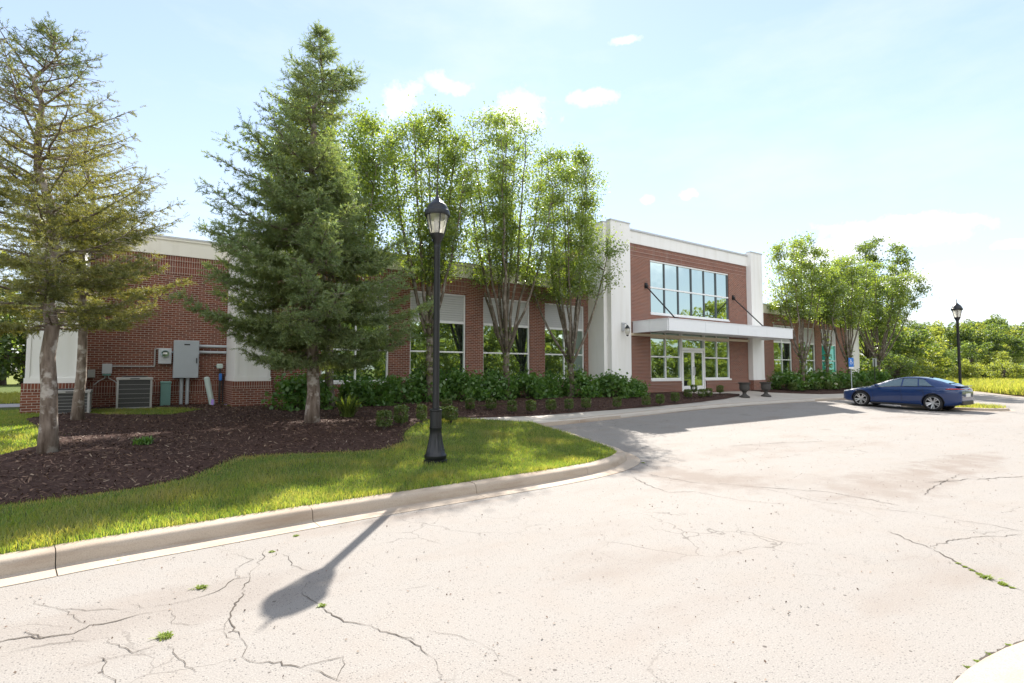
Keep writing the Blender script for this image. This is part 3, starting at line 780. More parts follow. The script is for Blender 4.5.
# storefront
def storefront(xs, name='storefront_window'):
    v = MB()
    for x in xs: v.box(x-.03, x+.03, YE+.04, YE+.15, 1.27, 4.02)
    for a, b in zip(xs, xs[1:]):
        for z in (1.31, 2.42): v.box(a+.03, b-.03, YE+.045, YE+.145, z-.035, z+.035)
    fr = part(name, v, M['frame'])
    s = MB(); s.box(xs[0]-.06, xs[-1]+.06, YE-.06, YE+.06, 1.19, 1.275); s.build('sill', M['frame'], fr)
    bb = MB()
    for a, b in zip(xs, xs[1:]): bb.box(a+.03, b-.03, YE+.02, YE+.14, 3.34, 3.50)
    bb.build('head_beam', M['beam'], fr)
    for a, b in zip(xs, xs[1:]):
        p = MB(); p.add([(a+.03, YE+.1, 1.27), (b-.03, YE+.1, 1.27), (b-.03, YE+.1, 4.02), (a+.03, YE+.1, 4.02)], [(0, 1, 2, 3)]); p.build('pane', M['glass'], fr)
storefront([20.80, 21.96, 23.13]); storefront([25.21, 26.36, 27.52])
# double entrance doors with fanlight
d = MB(); d.box(23.165, 23.24, YE-.02, YE+.16, .66, 4.02); d.box(25.10, 25.175, YE-.02, YE+.16, .66, 4.02)
d.box(23.24, 25.10, YE-.018, YE+.158, 2.78, 2.92); d.box(23.24, 25.10, YE-.015, YE+.155, 3.34, 3.50)
DF = part('entrance_doorway', d, M['frame'])
p = MB(); p.add([(23.24, YE+.1, 2.92), (25.10, YE+.1, 2.92), (25.10, YE+.1, 4.02), (23.24, YE+.1, 4.02)], [(0, 1, 2, 3)]); p.build('fanlight_pane', M['glass'], DF)
for a, b, hs in ((23.25, 24.165, 1), (24.175, 25.09, 0)):
    q = MB(); z0, z1 = .68, 2.77
    q.box(a, a+.11, YE+.02, YE+.08, z0, z1); q.box(b-.11, b, YE+.02, YE+.08, z0, z1); q.box(a+.11, b-.11, YE+.022, YE+.078, z1-.1, z1); q.box(a+.11, b-.11, YE+.022, YE+.078, z0, z0+.24)
    D = part('door', q, M['frame'])
    g_ = MB(); g_.box(a+.11, b-.11, YE+.045, YE+.055, z0+.24, z1-.1); g_.build('pane', M['glass'], D)
    hx = b-.06 if hs else a+.06
    h_ = MB(); h_.tube([(hx, YE-.0, 1.5), (hx, YE-.055, 1.5), (hx, YE-.055, 1.9), (hx, YE-.0, 1.9)], .014); h_.build('handle', M['coping'], D)
m = MB(); m.box(23.1, 25.24, YE-.25, YE+.02, .56, .66); part('door_step', m, M['walk'])
# canopy on two tie rods
m = MB(); m.box(19.47, 30.33, 15.3, 17.36, 3.62, 4.0)
CAN = part('entrance_canopy', m, M['canopy'])
m = MB()
for i in range(4):
    a, b = 19.45+i*2.725, 19.45+(i+1)*2.725-.012
    m.box(a, b, 15.24, 15.298, 3.52, 4.05)
for Y0, Y1 in ((15.3, 16.3), (16.312, 17.33)):
    m.box(19.41, 19.468, Y0, Y1, 3.52, 4.05); m.box(30.332, 30.39, Y0, Y1, 3.52, 4.05)
m.box(19.39, 30.41, 15.22, 17.35, 4.052, 4.085); m.build('fascia', M['canopy'], CAN)
m = MB(); m.box(EX0+.2, EX1, 17.3, 17.393, 3.40, 3.52); m.build('ledger', M['beam'], CAN)
for x in (20.45, 27.95):
    m = MB(); m.tube([(x, 17.40, 5.92), (x-.12, 15.5, 4.07)], .032); m.lathe([(.0, 0), (.11, .0), (.11, .05), (.06, .08)], (x, 17.34, 5.86), 12)
    m.box(x-.08, x+.08, 17.34, 17.396, 5.78, 6.05); m.box(x-.19, x-.05, 15.42, 15.58, 4.086, 4.16); m.build('tie_rod', M['rod'], CAN)
# things fixed to the roof and walls
def unit():
    o = empty('rooftop_unit', (16.2, 27, 5.7)); tag(o, 'grey rooftop unit with a sloped top peeking over the parapet between trees', 'rooftop unit')
    m = MB(); v = [(15.2,26,5.7),(18.6,26,5.7),(18.6,29,5.7),(15.2,29,5.7),(15.2,26,7.7),(18.6,26,8.15),(18.6,29,8.15),(15.2,29,7.7)]
    m.add(v, [(0,3,2,1),(4,5,6,7),(0,1,5,4),(1,2,6,5),(2,3,7,6),(3,0,4,7)]); m.build('casing', M['unit'], o)
    m = MB()
    for i in range(6): m.box(15.5, 17.9, 25.95, 25.995, 6.1+i*.25, 6.2+i*.25)
    m.build('grille', M['acdark'], o)
unit()
wl = empty('wall_lantern', (18.45, 17.08, 3.3)); tag(wl, 'small dark wall lantern on the white pilaster left of the entrance', 'wall lamp')
m = MB(); m.box(18.37, 18.53, 17.03, 17.085, 3.55, 3.95); m.tube([(18.45, 17.04, 3.85), (18.45, 16.88, 3.92), (18.45, 16.80, 3.80)], .02); m.build('bracket', M['coping'], wl)
m = MB(); m.lathe([(.02, .52), (.05, .48), (.12, .38), (.13, .36)], (18.45, 16.8, 3.3)); m.build('cap', M['darkmetal'], wl, smooth=True); m = MB(); m.lathe([(.02, 0), (.05, .02), (.06, .06)], (18.45, 16.8, 3.3)); m.build('finial', M['darkmetal'], wl, smooth=True)
m = MB(); m.lathe([(.06, .06), (.115, .2), (.12, .35)], (18.45, 16.8, 3.3)); m.build('lamp_glass', M['lens'], wl, smooth=True)
# ------------------------------------------------------------------ service equipment on the brick wall
def ac(name, x0, x1, y0, y1, z0, z1, label):
    o = empty(name, ((x0+x1)/2, (y0+y1)/2, z0)); tag(o, label, 'air conditioner', 'air conditioner units by the service wall')
    m = MB(); t = .05
    for (a, b) in ((x0, y0), (x1-t, y0), (x0, y1-t), (x1-t, y1-t)): m.box(a, a+t, b, b+t, z0+.06, z1-.08)
    m.bbox(x0-.015, x1+.015, y0-.015, y1+.015, z1-.08, z1, .015); m.box(x0-.005, x1+.005, y0-.005, y1+.005, z0+.002, z0+.08)
    m.build('casing', M['acgrey'], o)
    m = MB(); m.box(x0+.03, x1-.03, y0+.03, y1-.03, z0+.08, z1-.08); m.build('coil', M['acdark'], o)
    m = MB(); k = 6
    for i in range(1, k): 
        z = z0+.08+(z1-z0-.16)*i/k; m.box(x0+t, x1-t, y0+.004, y0+.012, z-.0035, z+.0035); m.box(x0+.004, x0+.012, y0+t, y1-t, z-.0035, z+.0035); m.box(x1-.012, x1-.004, y0+t, y1-t, z-.0035, z+.0035)
    m.build('guard_grille', M['acgrey'], o)
    m = MB(); m.lathe([(.0, .0), (.30, .0), (.33, .015), (.30, .03), (.0, .03)], ((x0+x1)/2, (y0+y1)/2, z1), 24); m.build('fan_guard', M['acdark'], o)
    m = MB(); m.box((x0+x1)/2-.11, (x0+x1)/2+.11, y0-.02, y0-.0152, z1-.055, z1-.03); m.build('badge', M['plastic'], o)
    m = MB(); m.box(x0-.08, x1+.08, y0-.08, y1+.08, z0-.1, z0); m.build('pad', M['walk'], o)
ac('ac_unit', -.42, .42, 18.75, 19.6, .58, 1.52, 'large grey air conditioner unit beside the electrical cabinet')
ac('ac_unit', -1.66, -.92, 17.25, 17.95, .58, 1.22, 'smaller grey air conditioner unit half hidden behind the spruce trunks')
o = empty('electrical_cabinet', (1.33, 20.15, 1.45)); tag(o, 'tall grey electrical cabinet on the brick service wall', 'electrical cabinet')
m = MB(); m.bbox(.98, 1.68, 20.02, 20.295, 1.47, 2.68, .01); m.build('case', M['galv'], o)
m = MB(); m.bbox(.99, 1.67, 19.99, 20.018, 1.48, 2.67, .006); dd = m.build('door', M['galv'], o)
m = MB(); m.box(1.60, 1.625, 19.955, 19.988, 1.95, 2.12); m.build('handle', M['plastic'], dd)
m = MB(); m.box(1.26, 1.42, 19.984, 19.9885, 2.53, 2.57); m.build('name_plate', M['plastic'], o)
for x in (1.23, 1.40):
    m = MB(); m.tube([(x, 20.2, .5), (x, 20.2, 1.475)], .052, 12); m.lathe([(.06, 0), (.06, .05)], (x, 20.2, 1.02), 12); m.build('conduit', M['pvc'], o, smooth=False, autosmooth=40)
for z in (2.32, 2.52):
    m = MB(); m.tube([(1.68, 20.2, z), (2.2, 20.2, z), (2.49, 20.2, z)], .045, 12); m.build('conduit', M['pvc'], o, autosmooth=40)
o = empty('electric_meter', (.75, 20.2, 1.9)); tag(o, 'pale meter box with round dial left of the grey cabinet', 'electric meter')
m = MB(); m.bbox(.58, .93, 20.12, 20.297, 1.93, 2.42, .01); m.build('case', M['meter'], o)
m = MB(); m.add([(.755+.10*math.cos(2*PI*k/20), 20.03, 2.25+.10*math.sin(2*PI*k/20)) for k in range(20)] + [(.755+.115*math.cos(2*PI*k/20), 20.119, 2.25+.115*math.sin(2*PI*k/20)) for k in range(20)], [tuple(range(20))] + [(k, (k+1) % 20, 20+(k+1) % 20, 20+k) for k in range(20)]); m.build('dial', M['carglass'], o)
m = MB(); m.box(.70, .81, 20.026, 20.0295, 2.23, 2.29); m.build('dial_face', M['signwhite'], o)
m = MB(); m.tube([(.93, 20.22, 2.3), (.985, 20.22, 2.3)], .03); m.build('nipple', M['pvc'], o)
o = empty('junction_box', (-.7, 20.25, 1.6)); tag(o, 'small pale junction box with grey conduit running along the bricks to the meter', 'junction box')
m = MB(); m.bbox(-.82, -.58, 20.16, 20.297, 1.62, 1.92, .01); m.build('case', M['meter'], o)
m = MB(); m.box(-.80, -.60, 20.155, 20.30, 1.565, 1.61); m.build('gland', M['pedestal'], o)
m = MB(); m.tube([(-.58, 20.25, 1.84), (.47, 20.25, 1.84), (.485, 20.25, 1.85), (.49, 20.25, 1.9), (.49, 20.25, 2.40), (.58, 20.25, 2.40)], .025); m.build('conduit', M['acgrey'], o)
for s in (-1, 1):
    m = MB(); m.tube([(-.7+.03*s, 20.22, 1.62), (-.7+.05*s, 20.2, 1.48), (-.7+.18*s, 20.15, 1.40), (-.7+.30*s, 20.1, 1.28)], .016); m.build('cable', M['acgrey'], o)
o = tag(MB().bbox(-1.16, -.98, 20.18, 20.297, 1.5, 1.74, .01).bbox(-1.15, -.99, 20.16, 20.178, 1.51, 1.73, .006).build('disconnect_box', M['pedestal'].copy() if False else M['acgrey']), 'small grey switch box on the bricks above the smaller air conditioner', 'switch box')
m = MB(); m.bbox(.66, .93, 19.85, 20.1, .45, 1.36, .015); m.bbox(.645, .945, 19.835, 20.115, 1.30, 1.375, .015)
tag(m.build('utility_pedestal', M['pedestal']), 'teal green utility pedestal between the large condenser and cabinet pipes', 'utility box')
m = MB(); m.tube([(2.08, 19.5, .45), (1.88, 19.6, 1.47)], .085, 16); m.tube([(1.878, 19.601, 1.465), (1.87, 19.604, 1.51)], [.09, .05], 16)
tag(m.build('marker_tube', M['tubegreen'], autosmooth=40), 'pale green plastic tube leaning by the brick pilaster base', 'marker tube')
for x, y, s in ((2.05, 19.1, 1.), (2.42, 19.2, .8)):
    o = empty('marker_flag', (x, y, .55)); tag(o, 'small violet flag in the mulch ' + ('under the leaning pale tube' if s == 1 else 'right of the tube, near the pilaster base'), 'flag', 'violet marker flags')
    m = MB(); m.tube([(x, y, .5), (x+.01, y, .8*s)], .004, 5); m.build('stake', M['coping'], o)
    m = MB(); m.add([(x, y, .80*s), (x-.07, y+.02, .82*s), (x-.09, y+.03, .66*s), (x-.01, y, .62*s), (x, y+.006, .80*s), (x-.07, y+.026, .82*s), (x-.09, y+.036, .66*s), (x-.01, y+.006, .62*s)], [(0,1,2,3),(7,6,5,4),(0,4,5,1),(1,5,6,2),(2,6,7,3),(3,7,4,0)]); m.build('cloth', M['violet'], o)
o = empty('hose_bib', (2.3, 20.25, 1.5)); tag(o, 'tangle of pipes and valve on the bricks beside the white pilaster', 'water valve')
m = MB(); m.tube([(2.32, 20.2, .5), (2.32, 20.2, 1.75), (2.28, 20.15, 1.85), (2.15, 20.1, 1.85)], .03); m.tube([(2.42, 20.22, .5), (2.42, 20.22, 1.6)], .02); m.build('pipe', M['acdark'], o)
m = MB(); m.bbox(2.2, 2.38, 20.02, 20.15, 1.78, 1.94, .03); m.build('valve_body', M['tubegreen'], o)
m = MB(); m.bbox(2.28, 2.37, 20.05, 20.15, 1.38, 1.62, .02); m.build('tag_plate', M['signblue'], o)

# ------------------------------------------------------------------ lamp posts
def lamp_post(loc, h, label):
    o = empty('lamp_post', loc); tag(o, label, 'lamp post', 'black lamp posts')
    k = h/4.5
    def B(name, prof, mat, **kw):
        m_ = MB(); m_.lathe([(r, z*k) for r, z in prof], n=40, **kw); return m_.build(name, mat, o, world=False, autosmooth=32)
    B('base', [(.20, 0), (.20, .05), (.175, .06), (.19, .09), (.19, .13), (.165, .16), (.15, .2), (.115, .36), (.098, .48), (.10, .56), (.107, .575), (.107, .60)], M['darkmetal'], flute=.05, nf=14, fz=(.17*k, .49*k))
    B('sleeve', [(.098, .60), (.098, .86), (.108, .87), (.108, .895), (.062, .91)], M['darkmetal'], flute=.03, nf=12, fz=(.58*k, .87*k))
    B('pole', [(.058, .88), (.052, 3.64), (.058, 3.66), (.058, 3.70), (.05, 3.70)], M['darkmetal'])
    f = B('luminaire_fitter', [(.052, 3.70), (.058, 3.74), (.085, 3.80), (.115, 3.86), (.125, 3.90), (.10, 3.905)], M['darkmetal'])
    B('lamp_glass', [(.105, 3.905), (.135, 4.0), (.165, 4.13), (.182, 4.22)], M['lens'])
    B('hood', [(.17, 4.215), (.215, 4.215), (.222, 4.235), (.215, 4.30), (.195, 4.32), (.188, 4.35), (.15, 4.42), (.12, 4.44), (.085, 4.48), (.045, 4.52), (.03, 4.54), (.03, 4.56), (.012, 4.58), (.015, 4.62), (.006, 4.70), (.0, 4.73)], M['darkmetal'])
    m_ = MB()
    for i in range(6):
        a = 2*PI*i/6+.3
        m_.tube([(.125*math.cos(a), .125*math.sin(a), 3.9*k), (.17*math.cos(a), .17*math.sin(a), 4.1*k), (.205*math.cos(a), .205*math.sin(a), 4.23*k)], .009, 6)
    m_.build('cage', M['darkmetal'], o, world=False)
    m_ = MB(); m_.lathe([(.03, 3.92*k), (.055, 3.96*k), (.055, 4.16*k), (.03, 4.2*k)], n=16); m_.build('bulb', M['signwhite'], o, world=False, smooth=True)
    return o
lamp_post((4.22, 8.2, .14), 4.55, 'black lamp post with lantern head standing on the lawn near the kerb')
lamp_post((31.15, 8.05, .08), 4.75, 'far black lamp post with lantern head behind the blue car')

# ------------------------------------------------------------------ urns
for i, (x, y, lb) in enumerate(((24.85, 14.95, 'dark stone urn planter on its foot, nearer the doors'), (26.75, 14.9, 'dark stone urn planter standing beside the mulch bed with white flowering shrubs'))):
    o = empty('urn_planter', (x, y, walk_h(x, y))); tag(o, lb, 'urn', 'stone urns by the entrance walk')
    m = MB(); m.lathe([(.25, 0), (.25, .06), (.20, .09), (.10, .16), (.085, .22), (.10, .28), (.12, .30)], n=28); m.build('foot', M['stone'], o, world=False, autosmooth=40)
    m = MB(); m.lathe([(.12, .30), (.20, .36), (.245, .46), (.23, .58), (.235, .66), (.30, .72), (.31, .75), (.27, .755), (.22, .68), (.0, .66)], n=28, flute=.03, nf=14, fz=(.31, .5)); m.build('bowl', M['stone'], o, world=False, autosmooth=40)

# ------------------------------------------------------------------ parking signs
def sign(x, y, z0, rz, label, blue):
    o = empty('parking_sign', (x, y, z0), rz); tag(o, label, 'sign')
    m = MB(); m.box(-.025, .025, -.015, .015, 0, 2.15); m.build('post', M['acdark' if not blue else 'galv'], o, world=False)
    m = MB(); m.bbox(-.19, .19, -.027, -.018, 1.62, 2.2, .004); b = m.build('panel', M['signblue'] if blue else M['signwhite'], o, world=False)
    if blue:
        s = MB(); Y = -.0295
        def disc(cx, cz, r, n_=16): s.add([(cx+r*math.cos(2*PI*k/n_), Y, cz+r*math.sin(2*PI*k/n_)) for k in range(n_)], [tuple(range(n_))])
        def bar(a, b, w_):
            d_ = (Vector(b)-Vector(a)); q = Vector((-d_.y, d_.x)).normalized()*w_/2
            s.add([(a[0]+q.x, Y, a[1]+q.y), (a[0]-q.x, Y, a[1]-q.y), (b[0]-q.x, Y, b[1]-q.y), (b[0]+q.x, Y, b[1]+q.y)], [(0, 1, 2, 3)])
        disc(-.03, 2.08, .03); bar((-.03, 2.05), (-.02, 1.93), .035); bar((-.02, 1.94), (.06, 1.93), .03); bar((.06, 1.93), (.09, 1.85), .03); bar((-.025, 1.99), (.05, 1.985), .022)
        prev = None
        for k in range(15):
            a = R(100+k*18); pt = (-.005+.085*math.cos(a), 1.88+.085*math.sin(a))
            if prev: bar(prev, pt, .022)
            prev = pt
        s.build('wheelchair_symbol', M['signwhite'], b, world=False)
        m = MB(); m.box(-.19, .19, -.0275, -.0180, 1.50, 1.60); m.build('lower_panel', M['signwhite'], o, world=False)
sign(37.75, 15.3, .35, R(-25), 'blue accessible parking sign with white wheelchair symbol on a thin post', True)
sign(43.0, 15.9, .4, R(62), 'white parking sign seen edge on beside the farthest tree trunk', False)
# ------------------------------------------------------------------ the car (local: +Y is the nose, metres)
def make_car():
    o = empty('parked_car'); tag(o, 'dark blue four door fastback car parked nose towards the building', 'car')
    W = .89
    def interp(tab, y):
        for (a, va), (b, vb) in zip(tab, tab[1:]):
            if (a >= y >= b) or (a <= y <= b):
                t = (y-a)/(b-a) if b != a else 0; t = t*t*(3-2*t)*.35 + t*.65
                return va+(vb-va)*t
        return tab[-1][1] if abs(y-tab[-1][0]) < abs(y-tab[0][0]) else tab[0][1]
    top = [(2.30, .60), (2.22, .70), (2.05, .775), (1.8, .84), (1.4, .915), (1.05, .975), (.6, .985), (-.6, 1.0), (-1.2, 1.03), (-1.7, 1.07), (-2.05, 1.075), (-2.2, 1.06), (-2.27, .98), (-2.30, .85)]
    bel = [(2.30, .56), (2.22, .64), (2.05, .70), (1.8, .76), (1.4, .83), (1.0, .90), (.3, .935), (-.6, .965), (-1.2, 1.0), (-1.7, 1.02), (-2.05, 1.01), (-2.2, .99), (-2.27, .93), (-2.30, .82)]
    wid = [(2.30, .52), (2.22, .68), (2.05, .79), (1.8, .855), (1.4, .885), (.8, .88), (0, .872), (-.8, .885), (-1.35, .90), (-1.8, .885), (-2.05, .85), (-2.2, .80), (-2.27, .75), (-2.30, .70)]
    bot = [(2.30, .34), (2.22, .24), (2.0, .19), (1.4, .18), (0, .17), (-1.4, .18), (-1.9, .22), (-2.15, .28), (-2.27, .36), (-2.30, .45)]
    ys = [2.30, 2.26, 2.2, 2.1, 1.95, 1.75, 1.5, 1.25, 1.0, .7, .4, 0, -.4, -.8, -1.1, -1.4, -1.65, -1.85, -2.0, -2.12, -2.2, -2.25, -2.28, -2.30]
    bm = bmesh.new(); rings = []
    for y in ys:
        w_, zt, zb, z0 = interp(wid, y), interp(top, y), interp(bel, y), interp(bot, y)
        H_ = zb-z0
        half = [(0, z0), (w_*.84, z0), (w_*.945, z0+.05), (w_*.965, z0+H_*.22), (w_*.975, z0+H_*.40), (w_, z0+H_*.66), (w_*.995, z0+H_*.82), (w_*.955, zb-.015), (w_*.90, zb+(zt-zb)*.25), (w_*.6, zb+(zt-zb)*.75), (w_*.3, zt-.005), (0, zt)]
        pts = half + [(-x, z) for x, z in half[-2:0:-1]]
        rings.append([bm.verts.new((x, y, z)) for x, z in pts])
    k = len(rings[0])
    for a, b in zip(rings, rings[1:]):
        for i in range(k): bm.faces.new((a[i], a[(i+1) % k], b[(i+1) % k], b[i]))
    bm.faces.new(rings[0][::-1]); bm.faces.new(rings[-1])
    bmesh.ops.recalc_face_normals(bm, faces=bm.faces[:])
    me = bpy.data.meshes.new('body'); bm.to_mesh(me); bm.free()
    body = bpy.data.objects.new('body', me); COL.objects.link(body)
    FYW, RYW, WR = 1.40, -1.35, .345
    cut = MB()
    for yw in (FYW, RYW):
        for s in (-1, 1):
            n_ = 40; x0, x1 = (.60*s, 1.1*s)
            v = [(x0, yw+.395*math.cos(2*PI*q/n_), WR+.0+.395*math.sin(2*PI*q/n_)) for q in range(n_)] + [(x1, yw+.395*math.cos(2*PI*q/n_), WR+.395*math.sin(2*PI*q/n_)) for q in range(n_)]
            f = [tuple(range(n_)), tuple(range(2*n_-1, n_-1, -1))] + [(q, n_+q, n_+(q+1) % n_, (q+1) % n_) for q in range(n_)]
            cut.add(v, f)
    cme = cut.mesh('cutter'); bm = bmesh.new(); bm.from_mesh(cme); bmesh.ops.recalc_face_normals(bm, faces=bm.faces[:]); bm.to_mesh(cme); bm.free()
    co_ = bpy.data.objects.new('cutter', cme); COL.objects.link(co_)
    sub = body.modifiers.new('s', 'SUBSURF'); sub.levels = 2; sub.render_levels = 2
    bo = body.modifiers.new('b', 'BOOLEAN'); bo.object = co_; bo.operation = 'DIFFERENCE'; bo.solver = 'EXACT'
    dg = bpy.context.evaluated_depsgraph_get()
    me2 = bpy.data.meshes.new_from_object(body.evaluated_get(dg)); me2.name = 'body'
    bpy.data.objects.remove(body); bpy.data.objects.remove(co_)
    bm = bmesh.new(); bm.from_mesh(me2)
    for e in bm.edges:
        if len(e.link_faces) == 2 and e.calc_face_angle(0) > R(40): e.smooth = False
    for f in bm.faces: f.smooth = True
    bm.to_mesh(me2); bm.free()
    me2.materials.clear()
    body = link('body', me2, M['paint'], o, world=False)
    # greenhouse
    roof = [(1.12, .965), (.95, 1.03), (.7, 1.135), (.4, 1.255), (.1, 1.35), (-.15, 1.405), (-.45, 1.43), (-.8, 1.425), (-1.15, 1.385), (-1.5, 1.30), (-1.8, 1.205), (-2.0, 1.135), (-2.15, 1.08)]
    def gsec(y):
        zr = interp(roof, y); zb = interp(bel, y)-.02; w_ = interp(wid, y)*.93; h = max(0, zr-zb)
        rw = w_-.48*h-.05
        rw = max(rw, .42)
        return zr, zb, w_, rw
    def side_pt(y, t, off=0.):
        zr, zb, w_, rw = gsec(y)
        z1 = zr-.055
        x = w_+(rw-w_)*(t**1.15); z = zb+(z1-zb)*t
        return (x+off, y, z+off*.35)
    gy = [1.12, .95, .8, .6, .4, .2, 0, -.25, -.5, -.75, -1.0, -1.25, -1.5, -1.75, -1.95, -2.13]
    bm = bmesh.new(); rings = []
    for y in gy:
        zr, zb, w_, rw = gsec(y)
        half = [side_pt(y, t) for t in (0, .33, .66, 1.)]
        half = [(p[0], p[2]) for p in half] + [(rw*.9, zr-.022), (rw*.5, zr-.004), (0, zr)]
        pts = half + [(-x, z) for x, z in half[-2::-1]]
        rings.append([bm.verts.new((x, y, z)) for x, z in pts])
    k = len(rings[0])
    for a, b in zip(rings, rings[1:]):
        for i in range(k-1): bm.faces.new((a[i], b[i], b[i+1], a[i+1]))
    bmesh.ops.recalc_face_normals(bm, faces=bm.faces[:])
    me = bpy.data.meshes.new('roof'); bm.to_mesh(me); bm.free()
    link('roof', me, M['paint'], o, world=False, smooth=True)
    def panel(name, fn, nu, nv, mat, thick=0):
        m_ = MB(); m_.add([fn(u/nu, v/nv) for v in range(nv+1) for u in range(nu+1)], [(v*(nu+1)+u, v*(nu+1)+u+1, (v+1)*(nu+1)+u+1, (v+1)*(nu+1)+u) for v in range(nv) for u in range(nu)])
        return m_.build(name, mat, o, world=False, smooth=True)
    def roof_pt(y, f, off=.006):
        zr, zb, w_, rw = gsec(y)
        tab = [(0, zr), (.5, zr-.004), (.9, zr-.022), (1.0, zr-.055)]
        z = interp(tab, min(1, abs(f)))
        return (rw*f, y, z+off)
    panel('windscreen', lambda u, v: roof_pt(1.02-.95*v, -.93+1.86*u), 10, 8, M['carglass'])
    panel('rear_window', lambda u, v: roof_pt(-1.12-.85*v, -.88+1.76*u), 10, 8, M['carglass'])
    for s in (-1, 1):
        def sw(y0a, y1a, y0b, y1b, t0=.16, t1=.93):
            def fn(u, v):
                y = (y0a+(y1a-y0a)*u)*(1-v) + (y0b+(y1b-y0b)*u)*v
                p = side_pt(y, t0+(t1-t0)*v, .007); return (p[0]*s, p[1], p[2])
            return fn
        panel('side_window', sw(.86, -.17, .30, -.17), 8, 6, M['carglass'])
        panel('side_window', sw(-.23, -.80, -.23, -.74), 6, 6, M['carglass'])
        panel('quarter_window', sw(-.85, -1.32, -.79, -.99, .22, .90), 5, 5, M['carglass'])
        # window surround and door seams, sill cladding
        t_ = MB()
        t_.tube([(side_pt(y, .13, .008)[0]*s, y, side_pt(y, .13, .008)[2]) for y in np.linspace(.92, -1.4, 18)], .008, 5)
        t_.tube([(side_pt(y, .95, .008)[0]*s, y, side_pt(y, .95, .008)[2]) for y in np.linspace(.25, -1.05, 12)], .008, 5)
        t_.build('window_trim', M['plastic'], o, world=False)
        for y in (.93, -.20, -1.02):
            sm = MB()
            w_ = interp(wid, y); zb, z0 = interp(bel, y), interp(bot, y)
            sm.tube([(s*(w_*.957+.003), y+.02, zb-.03), (s*(w_*.998+.002), y, zb-.12), (s*(w_+.002), y-.01, z0+(zb-z0)*.66), (s*(w_*.976+.004), y-.02, z0+(zb-z0)*.42), (s*(w_*.965+.004), y-.02, z0+(zb-z0)*.22)], .004, 4)
            sm.build('door_seam', M['plastic'], o, world=False)
        sl = MB(); sl.bbox(min(s*.80, s*.885), max(s*.80, s*.885), -.93, .98, .165, .25, .02); sl.build('sill', M['plastic'], o, world=False)
        for yh in (-.03, -.92):
            h_ = MB(); wv = interp(wid, yh); h_.bbox(min(s*wv*.97, s*(wv+.022)), max(s*wv*.97, s*(wv+.022)), yh-.10, yh+.10, .80 if yh > -.5 else .845, .83 if yh > -.5 else .875, .01); h_.build('door_handle', M['paint'], o, world=False)
        mm = MB(); mm.bbox(min(s*.88, s*1.06), max(s*.88, s*1.06), .62, .78, .93, 1.05, .04); mr = mm.build('mirror', M['paint'], o, world=False, smooth=True)
        hl = MB(); hl.add([(s*.50, 2.27, .645), (s*.70, 2.165, .70), (s*.835, 1.90, .745), (s*.86, 1.78, .735), (s*.842, 1.95, .69), (s*.72, 2.19, .645), (s*.53, 2.285, .60)], [(0, 1, 5, 6), (1, 2, 4, 5), (2, 3, 4)]); hl.build('headlight', M['headlamp'], o, world=False)
        tl = MB(); tl.tube([(s*.10, -2.292, .95), (s*.45, -2.285, .955), (s*.70, -2.24, .965), (s*.80, -2.15, .965), (s*.858, -1.95, .955), (s*.872, -1.80, .945)], [.014, .014, .018, .022, .022, .010], 8); tl.build('tail_light', M['tail'], o, world=False, smooth=True)
        # wheels
        for yw in (FYW, RYW):
            wh = empty('wheel'); wh.parent = o; wh.location = (s*.775, yw, WR)
            prof = [(.235, -.10), (.30, -.112), (.335, -.09), (.345, -.05), (.345, .05), (.335, .09), (.30, .112), (.235, .10)]
            def axle(mb, prof, n_=40, cap=False):
                v = [(x, r*math.cos(2*PI*q/n_), r*math.sin(2*PI*q/n_)) for r, x in prof for q in range(n_)]
                f = [(i*n_+q, i*n_+(q+1) % n_, (i+1)*n_+(q+1) % n_, (i+1)*n_+q) for i in range(len(prof)-1) for q in range(n_)]
                if cap: f += [tuple(range(n_)), tuple((len(prof)-1)*n_+q for q in range(n_))]
                mb.add(v, f)
            a = MB(); axle(a, prof); a.build('tyre', M['tyre'], wh, world=False, smooth=True)
            a = MB(); axle(a, [(.25, s*.10), (.245, s*.06), (.23, s*.0), (.22, s*-.02), (.02, s*-.02)]); a.build('rim_barrel', M['rimdark'], wh, world=False, smooth=True)
            a = MB(); axle(a, [(.252, s*.085), (.252, s*.106), (.238, s*.108), (.232, s*.09)])
            for q in range(10):
                an = 2*PI*q/10 + (.11 if q % 2 else -.11); c_, s_ = math.cos(an), math.sin(an); tx, tz = -s_, c_
                w0, w1 = .020, .024
                A = [(s*.07, .05*c_+w0*tx, .05*s_+w0*tz), (s*.07, .05*c_-w0*tx, .05*s_-w0*tz), (s*.103, .24*c_-w1*tx, .24*s_-w1*tz), (s*.103, .24*c_+w1*tx, .24*s_+w1*tz)]
                Bk = [(x-s*.03, y, z) for x, y, z in A]
                a.add(A+Bk, [(0,1,2,3),(7,6,5,4),(0,4,5,1),(1,5,6,2),(2,6,7,3),(3,7,4,0)])
            axle(a, [(.0, s*.085), (.05, s*.085), (.058, s*.07), (.058, s*.04)])
            a.build('rim', M['rim'], wh, world=False)
        for yw in (FYW, RYW):
            ar = MB(); pts = []
            for q in range(19):
                an = PI*q/18; y = yw+.40*math.cos(an); z = WR+.40*math.sin(an)
                pts.append((s*(interp(wid, y)*.985+.002), y, z))
            ar.tube(pts, .013, 5); ar.build('arch_trim', M['plastic'], o, world=False)
    b_ = MB(); b_.bbox(-.66, .66, -2.315, -2.2, .30, .50, .04); b_.build('diffuser', M['plastic'], o, world=False)
    b_ = MB(); b_.bbox(-.26, .26, -2.318, -2.295, .64, .78, .006); b_.build('number_plate', M['plate'], o, world=False)
    b_ = MB(); b_.bbox(-.5, .5, 2.2, 2.31, .27, .45, .03); b_.build('grille', M['plastic'], o, world=False)
